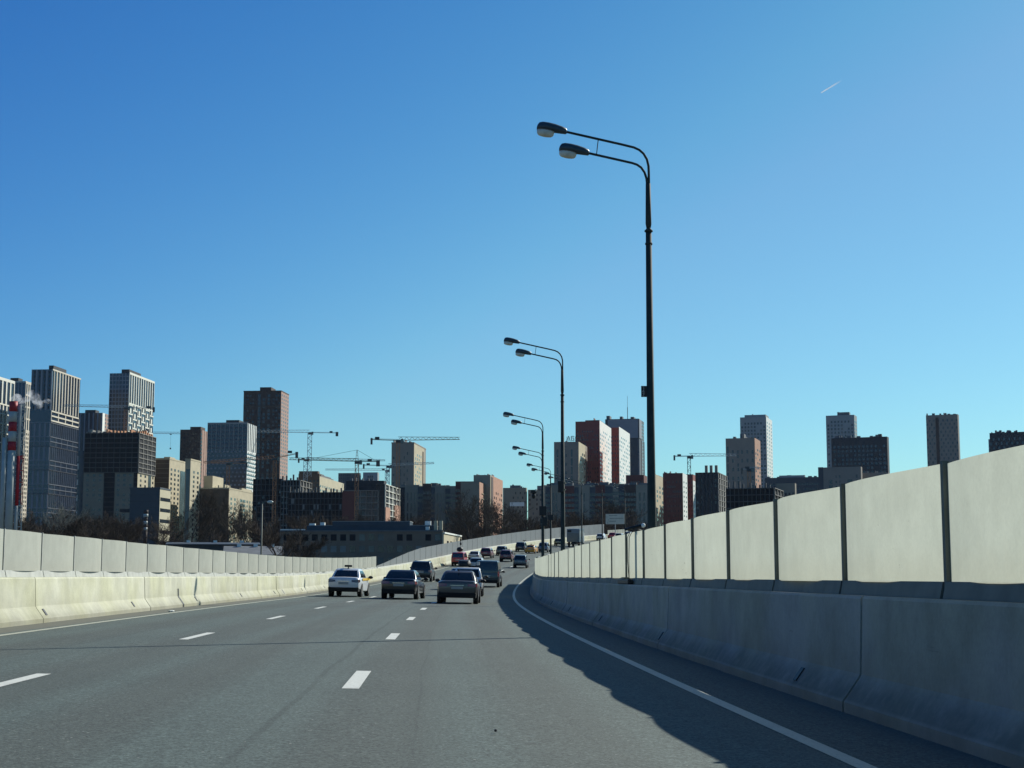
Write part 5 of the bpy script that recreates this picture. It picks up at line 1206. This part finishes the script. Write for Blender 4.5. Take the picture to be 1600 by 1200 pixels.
    if plate:
        mb = MB(); zp = .66 if kind == 'sedan' else .74; mb.box((-.26, y0 - .02, zp), (.26, y0 + .03, zp + .115)); mb.build('number_plate', PLT, r)
        mb = MB(); mb.box((-.30, y0 - .012, zp + .15), (.30, y0 + .05, zp + .175)); mb.build('trim_strip', CHR, r)
    # wheels
    yr_, yf = y0 + .92, y0 + L - .92; rad = .36 if kind in ('suv', 'van') else .325
    for sx_ in (-1, 1):
        for yy in (yr_, yf):
            mb = MB(); xo = sx_ * (hw + .004); xi = sx_ * (hw - .22)
            mb.tube([(xi, yy, rad), (xi + sx_ * .03, yy, rad), (xo - sx_ * .03, yy, rad), (xo, yy, rad)], [rad * .94, rad, rad, rad * .93], 20)
            wl = mb.build('wheel', M['rubber'], r, True)
            if detail:
                mb = MB(); mb.tube([(xo - sx_ * .05, yy, rad), (xo + sx_ * .006, yy, rad)], [rad * .62, rad * .60], 16); mb.build('rim', RIM, wl)
            mb = MB(); mb.tube([(sx_ * (hw * .80), yy, rad + .01), (sx_ * (hw + .001), yy, rad + .01)], rad * 1.16, 20); mb.build('wheel_arch', TRIM, r)
        mb = MB(); mb.ellip((sx_ * (hw + .14), y0 + yb1 - .35, belt + .06), (.13, .09, .085), 12, 6); mb.bar((sx_ * (hw * .9), y0 + yb1 - .3, belt), (sx_ * (hw + .08), y0 + yb1 - .33, belt + .04), .05); mb.build('wing_mirror', TRIM if kind != 'van' else TRIM, r, True)
    r['_H'] = 0; del r['_H']
    return r
def taxi_sign(r, H, m=TRIM):
    mb = MB(); mb.box((-.20, -.72, H + .10), (.20, -.58, H + .21)); mb.box((-.03, -.68, H - .01), (.03, -.62, H + .1)); mb.build('taxi_sign', m, r, bevel=.02)
# the three near cars
r = car('taxi_car', 81.5, -5.89, 'white taxi sedan with a dark roof sign and yellow side stripe in the left lane', 'taxi', 'white', 4.4, 1.73, 1.47, 'sedan', tl=TLD, bumper=None, yaw=-.055)
taxi_sign(r, 1.46)
mb = MB(); mb.box((.862, -1.2, .86), (.885, 1.6, .98)); mb.build('side_stripe', YEL, r); mb = MB(); mb.box((-.885, -1.2, .86), (-.862, 1.6, .98)); mb.build('side_stripe', YEL, r)
r = car('sedan_car', 77.8, -2.77, 'black sedan in the middle lane, right of the white taxi', 'car', 'black', 4.85, 1.84, 1.46, 'sedan', yaw=-.06)
r = car('sedan_car', 69.2, .28, 'grey brown sedan closest to the camera in the right lane', 'car', 'bronze', 4.7, 1.84, 1.47, 'sedan', yaw=-.03)
mb = MB(); mb.tube([(0, -1.0, 1.47), (0, -1.12, 1.55)], [.03, .01], 8); mb.build('roof_antenna', TRIM, r)
r = car('suv_car', 132, -5.45, 'black off-road car in the left lane, ahead of the black sedan', 'car', 'darkblue', 4.7, 1.9, 1.72, 'suv')
mb = MB()
for sx_ in (-1, 1): mb.bar((sx_ * .62, -1.6, 1.76), (sx_ * .62, .5, 1.76), .05)
mb.build('roof_rail', CHR, r)
r = car('minivan_car', 186, -7.1, 'red minivan with dark luggage on its roof, close to the left barrier', 'car', 'red', 4.4, 1.72, 1.80, 'minivan', sx=.93, yaw=-.02)
lg = empty('roof_luggage', r.location + Vector((0, -.9, 1.72)), 0, 'round dark bundle strapped on the roof of the red minivan', 'luggage')
mb = MB(); mb.ellip((0, 0, .26), (.40, .4, .30), 12, 7); mb.build('bundle', M['black'], lg, True)
mb = MB(); mb.tube([(.05, 0, .5), (.07, 0, 1.75)], .02, 6); mb.ellip((.10, 0, .95), (.12, .12, .20), 8, 5); mb.ellip((.08, 0, 1.4), (.1, .1, .22), 8, 5); mb.build('aerial', M['black'], lg)
r = car('suv_car', 89.8, .30, 'white off-road car half hidden behind the nearest sedan', 'car', 'white', 4.4, 1.80, 1.66, 'suv')
rb = empty('roof_box', r.location + Vector((0, 0, 1.70)), -heading(90), 'black roof box on the white off-road car', 'roof box')
mb = MB(); rings = []
for y, a, zt_ in ((-1.35, .7, .22), (-1.2, .95, .34), (-.5, 1, .42), (.3, 1, .40), (.9, .8, .28), (1.05, .5, .12)):
    rings.append([(-.36 * a - .2, y, .06), (.36 * a - .2, y, .06), (.38 * a - .2, y, zt_ * .55), (.28 * a - .2, y, zt_), (-.28 * a - .2, y, zt_), (-.38 * a - .2, y, zt_ * .55)])
mb.loft(rings); mb.build('shell', M['black'], rb, True, bevel=.03)
mb = MB()
for y in (-.9, .3): mb.bar((-.7, y, .03), (.72, y, .03), .05)
mb.build('roof_bar', TRIM, rb)
mb = MB(); mb.box((.30, -1.1, .09), (.48, .6, .22)); mb.box((.52, -1.1, .10), (.68, .6, .30)); mb.build('ski_rack', CP['silver'], rb)
r = car('sedan_car', 108, -.75, 'dark car mostly hidden in front of the nearest sedan, only its roof showing', 'car', 'bluegrey', 4.5, 1.76, 1.5, 'hatch', detail=False)
r = car('van', 118.5, .80, 'dark grey van in the right lane with a boxy tall rear', 'van', 'vangrey', 5.0, 1.92, 2.02, 'van', yaw=-.03)
r = car('sedan_car', 206, -7.55, 'silver sedan near the left barrier, right of the red minivan', 'car', 'silver', 4.6, 1.78, 1.46, 'sedan', sx=.86)
r = car('hatchback_car', 172, -3.6, 'silver grey car with only its roof visible above the dark van', 'car', 'silver', 4.3, 1.76, 1.50, 'hatch', sx=.95, detail=False)
r = car('hatchback_car', 217, -7.3, 'maroon car beside the left barrier, just beyond the silver sedan', 'car', 'maroon', 4.4, 1.8, 1.6, 'suv', sx=.9)
r = car('hatchback_car', 229.5, -6.74, 'dark grey car beside the left barrier, beyond the maroon car', 'car', 'grey', 4.3, 1.78, 1.6, 'hatch', sx=.88)
r = car('hatchback_car', 205.5, -3.2, 'dark red hatchback in the middle of the far bend', 'car', 'maroon', 4.3, 1.78, 1.62, 'hatch', sx=.95)
r = car('hatchback_car', 184.5, .49, 'grey hatchback alone in the right lane beyond the van', 'car', 'grey', 4.2, 1.76, 1.62, 'hatch', sx=.95)
r = car('suv_car', 250.5, -6.7, 'black off-road car with a dark disc on its roof, left of the orange taxi', 'car', 'black', 4.6, 1.86, 1.75, 'suv', sx=.88)
mb = MB(); mb.tube([(.5, -.5, 1.75), (.6, -.5, 2.05)], .04, 6); mb.tube([(.6, -.5, 2.02), (.6, -.5, 2.12)], .36, 12); mb.build('roof_disc', M['black'], r)
r = car('taxi_car', 243, -4.0, 'orange yellow taxi on the far bend', 'taxi', 'orange', 4.6, 1.78, 1.46, 'sedan', sx=.9, bumper='orange', yaw=-.05); taxi_sign(r, 1.45, CP['orange'])
r = car('suv_car', 250, -2.9, 'blue grey car partly hidden behind the third lamp pole', 'car', 'bluegrey', 4.5, 1.8, 1.75, 'suv', sx=.9)
r = car('hatchback_car', 291, -6.5, 'olive green car far up the bend, left of the second lamp pole', 'car', 'olive', 4.2, 1.75, 1.55, 'hatch', sx=.88)
for s_, X_, pc, kd, lb in ((338, -6.8, 'white', 'hatch', 'white car far up the road, just above the right wall near the thin poles'), (352, -7.3, 'red', 'sedan', 'small red car at the far end of the road, above the right wall'),
                           (346, -4.4, 'grey', 'hatch', 'dark green grey car far up the road left of the sign post'), (366, -6.9, 'silver', 'sedan', 'silver car at the far end of the road behind the sign post'),
                           (384, -5.2, 'black', 'hatch', 'black car at the far end of the road right of the sign post'), (398, -7.0, 'white', 'sedan', 'farthest white car just above the right wall, right of the road sign')):
    car('hatchback_car' if kd == 'hatch' else 'sedan_car', s_, X_, lb, 'car', pc, 4.4, 1.76, 1.55, kd, detail=False)
def truck():
    s = 285; pos = P(s + 3, -2.6); r = empty('box_truck', pos, 0, 'grey box lorry far up the bend, right of the second lamp pole', 'lorry'); r.rotation_euler = (math.atan2(zz(s + 4) - zz(s), 4.0), E, -heading(s) - .0)
    mb = MB(); mb.box((-1.2, -3, .95), (1.2, 2.6, 3.35)); mb.build('cargo_box', CP['bluegrey'], r, bevel=.04)
    mb = MB(); mb.box((-1.1, -3.03, 1.0), (1.1, -2.99, 2.6)); mb.build('rear_door', CP['grey'], r)
    mb = MB(); mb.box((-1.05, -3.05, 2.75), (-.35, -2.99, 3.15)); mb.build('rear_panel', M['black'], r)
    mb = MB(); mb.loft([[(-1.1, 2.8, .6), (1.1, 2.8, .6), (1.1, 2.8, 2.6), (-1.1, 2.8, 2.6)], [(-1.1, 4.2, .6), (1.1, 4.2, .6), (1.05, 4.1, 2.5), (-1.05, 4.1, 2.5)], [(-1.05, 4.7, .7), (1.05, 4.7, .7), (1.0, 4.4, 1.6), (-1.0, 4.4, 1.6)]]); mb.build('cab', CP['white'], r, bevel=.06)
    mb = MB(); mb.box((-.4, -2.9, .55), (.4, 4, .9)); mb.build('chassis', TRIM, r)
    for x in (-.95, .95):
        for y in (-1.6, 3.5): mb = MB(); mb.tube([(x - .16, y, .48), (x + .16, y, .48)], .48, 18); mb.build('wheel', M['rubber'], r, True)
        mb = MB(); mb.box((x - .12, -3.04, .62), (x + .12, -2.95, .78)); mb.build('taillight', TL, r)
    mb = MB(); mb.box((-1.1, -3.02, .5), (1.1, -2.9, .6)); mb.build('rear_bumper', TRIM, r)
truck()

# ---------------------------------------------------------------- smoke and contrail
def volmat(name, dens, scale, lo=.45, hi=.62, col=(.9, .92, .95)):
    m = bpy.data.materials.new(name); m.use_nodes = True; nt = m.node_tree; nt.nodes.clear(); g = G(nt)
    ob = g.n('ShaderNodeTexCoord').outputs['Object']; n = g.noise(ob, scale, 5, .6)
    v = g.n('ShaderNodeVolumePrincipled'); v.inputs['Color'].default_value = (*col, 1); v.inputs['Anisotropy'].default_value = .2
    nt.links.new(g.math('MULTIPLY', g.ramp(n, lo, hi), dens), v.inputs['Density'])
    o = g.n('ShaderNodeOutputMaterial'); nt.links.new(v.outputs[0], o.inputs['Volume']); return m
D = 330; k = D / F; mb = MB()
for px, py, rx, rz_ in ((20, 624, 5, 4), (27, 622, 8, 7), (33, 626, 7, 6), (42, 624, 6, 4), (50, 617, 9, 8), (57, 623, 8, 10), (62, 631, 6, 8), (74, 627, 7, 4)):
    c = at(px, py, D + 4); mb.ellip((c.x, c.y, c.z), (rx * k, 7 * k, rz_ * k), 14, 8)
o = mb.build('smoke', volmat('steam', 1.1, .6, .40, .75, (.97, .98, 1))); tag(o, 'thin white steam drifting right from the top of the banded chimney', 'smoke', kind='stuff')
c0 = at(1283, 145, 5200); c1 = at(1316, 125, 5600); dd = (c1 - c0); N = 9
m = bpy.data.materials.new('contrail'); m.use_nodes = True; nt = m.node_tree; nt.nodes.clear(); g = G(nt)
gen = g.n('ShaderNodeTexCoord').outputs['Generated']; sp = g.n('ShaderNodeSeparateXYZ'); nt.links.new(gen, sp.inputs[0])
v = g.n('ShaderNodeVolumePrincipled'); v.inputs['Color'].default_value = (.95, .97, 1, 1); nt.links.new(g.math('MULTIPLY', g.ramp(sp.outputs[0], 0, 1, 1, 0), .07), v.inputs['Density'])
oo = g.n('ShaderNodeOutputMaterial'); nt.links.new(v.outputs[0], oo.inputs['Volume'])
mb = MB(); mb.tube([c0 + dd * (i / N) for i in range(N + 1)], [2.0 + 2.0 * i / N for i in range(N + 1)], 10); tag(mb.build('contrail', m), 'short faint white contrail high in the sky on the right', 'contrail', kind='stuff')

# ---------------------------------------------------------------- air
def haze(density):
    mb = MB(); mb.box((-1800, -1500, -8.5), (2400, 2600, 420))
    m = bpy.data.materials.new('haze_air'); m.use_nodes = True; nt = m.node_tree; nt.nodes.clear()
    v = nt.nodes.new('ShaderNodeVolumePrincipled'); v.inputs['Color'].default_value = (.80, .90, 1, 1); v.inputs['Density'].default_value = density; v.inputs['Anisotropy'].default_value = 0.0
    o = nt.nodes.new('ShaderNodeOutputMaterial'); nt.links.new(v.outputs[0], o.inputs['Volume'])
    h = mb.build('haze', m); tag(h, 'faint bluish air between the camera and the far towers', 'haze', kind='stuff')
haze(0.000012)
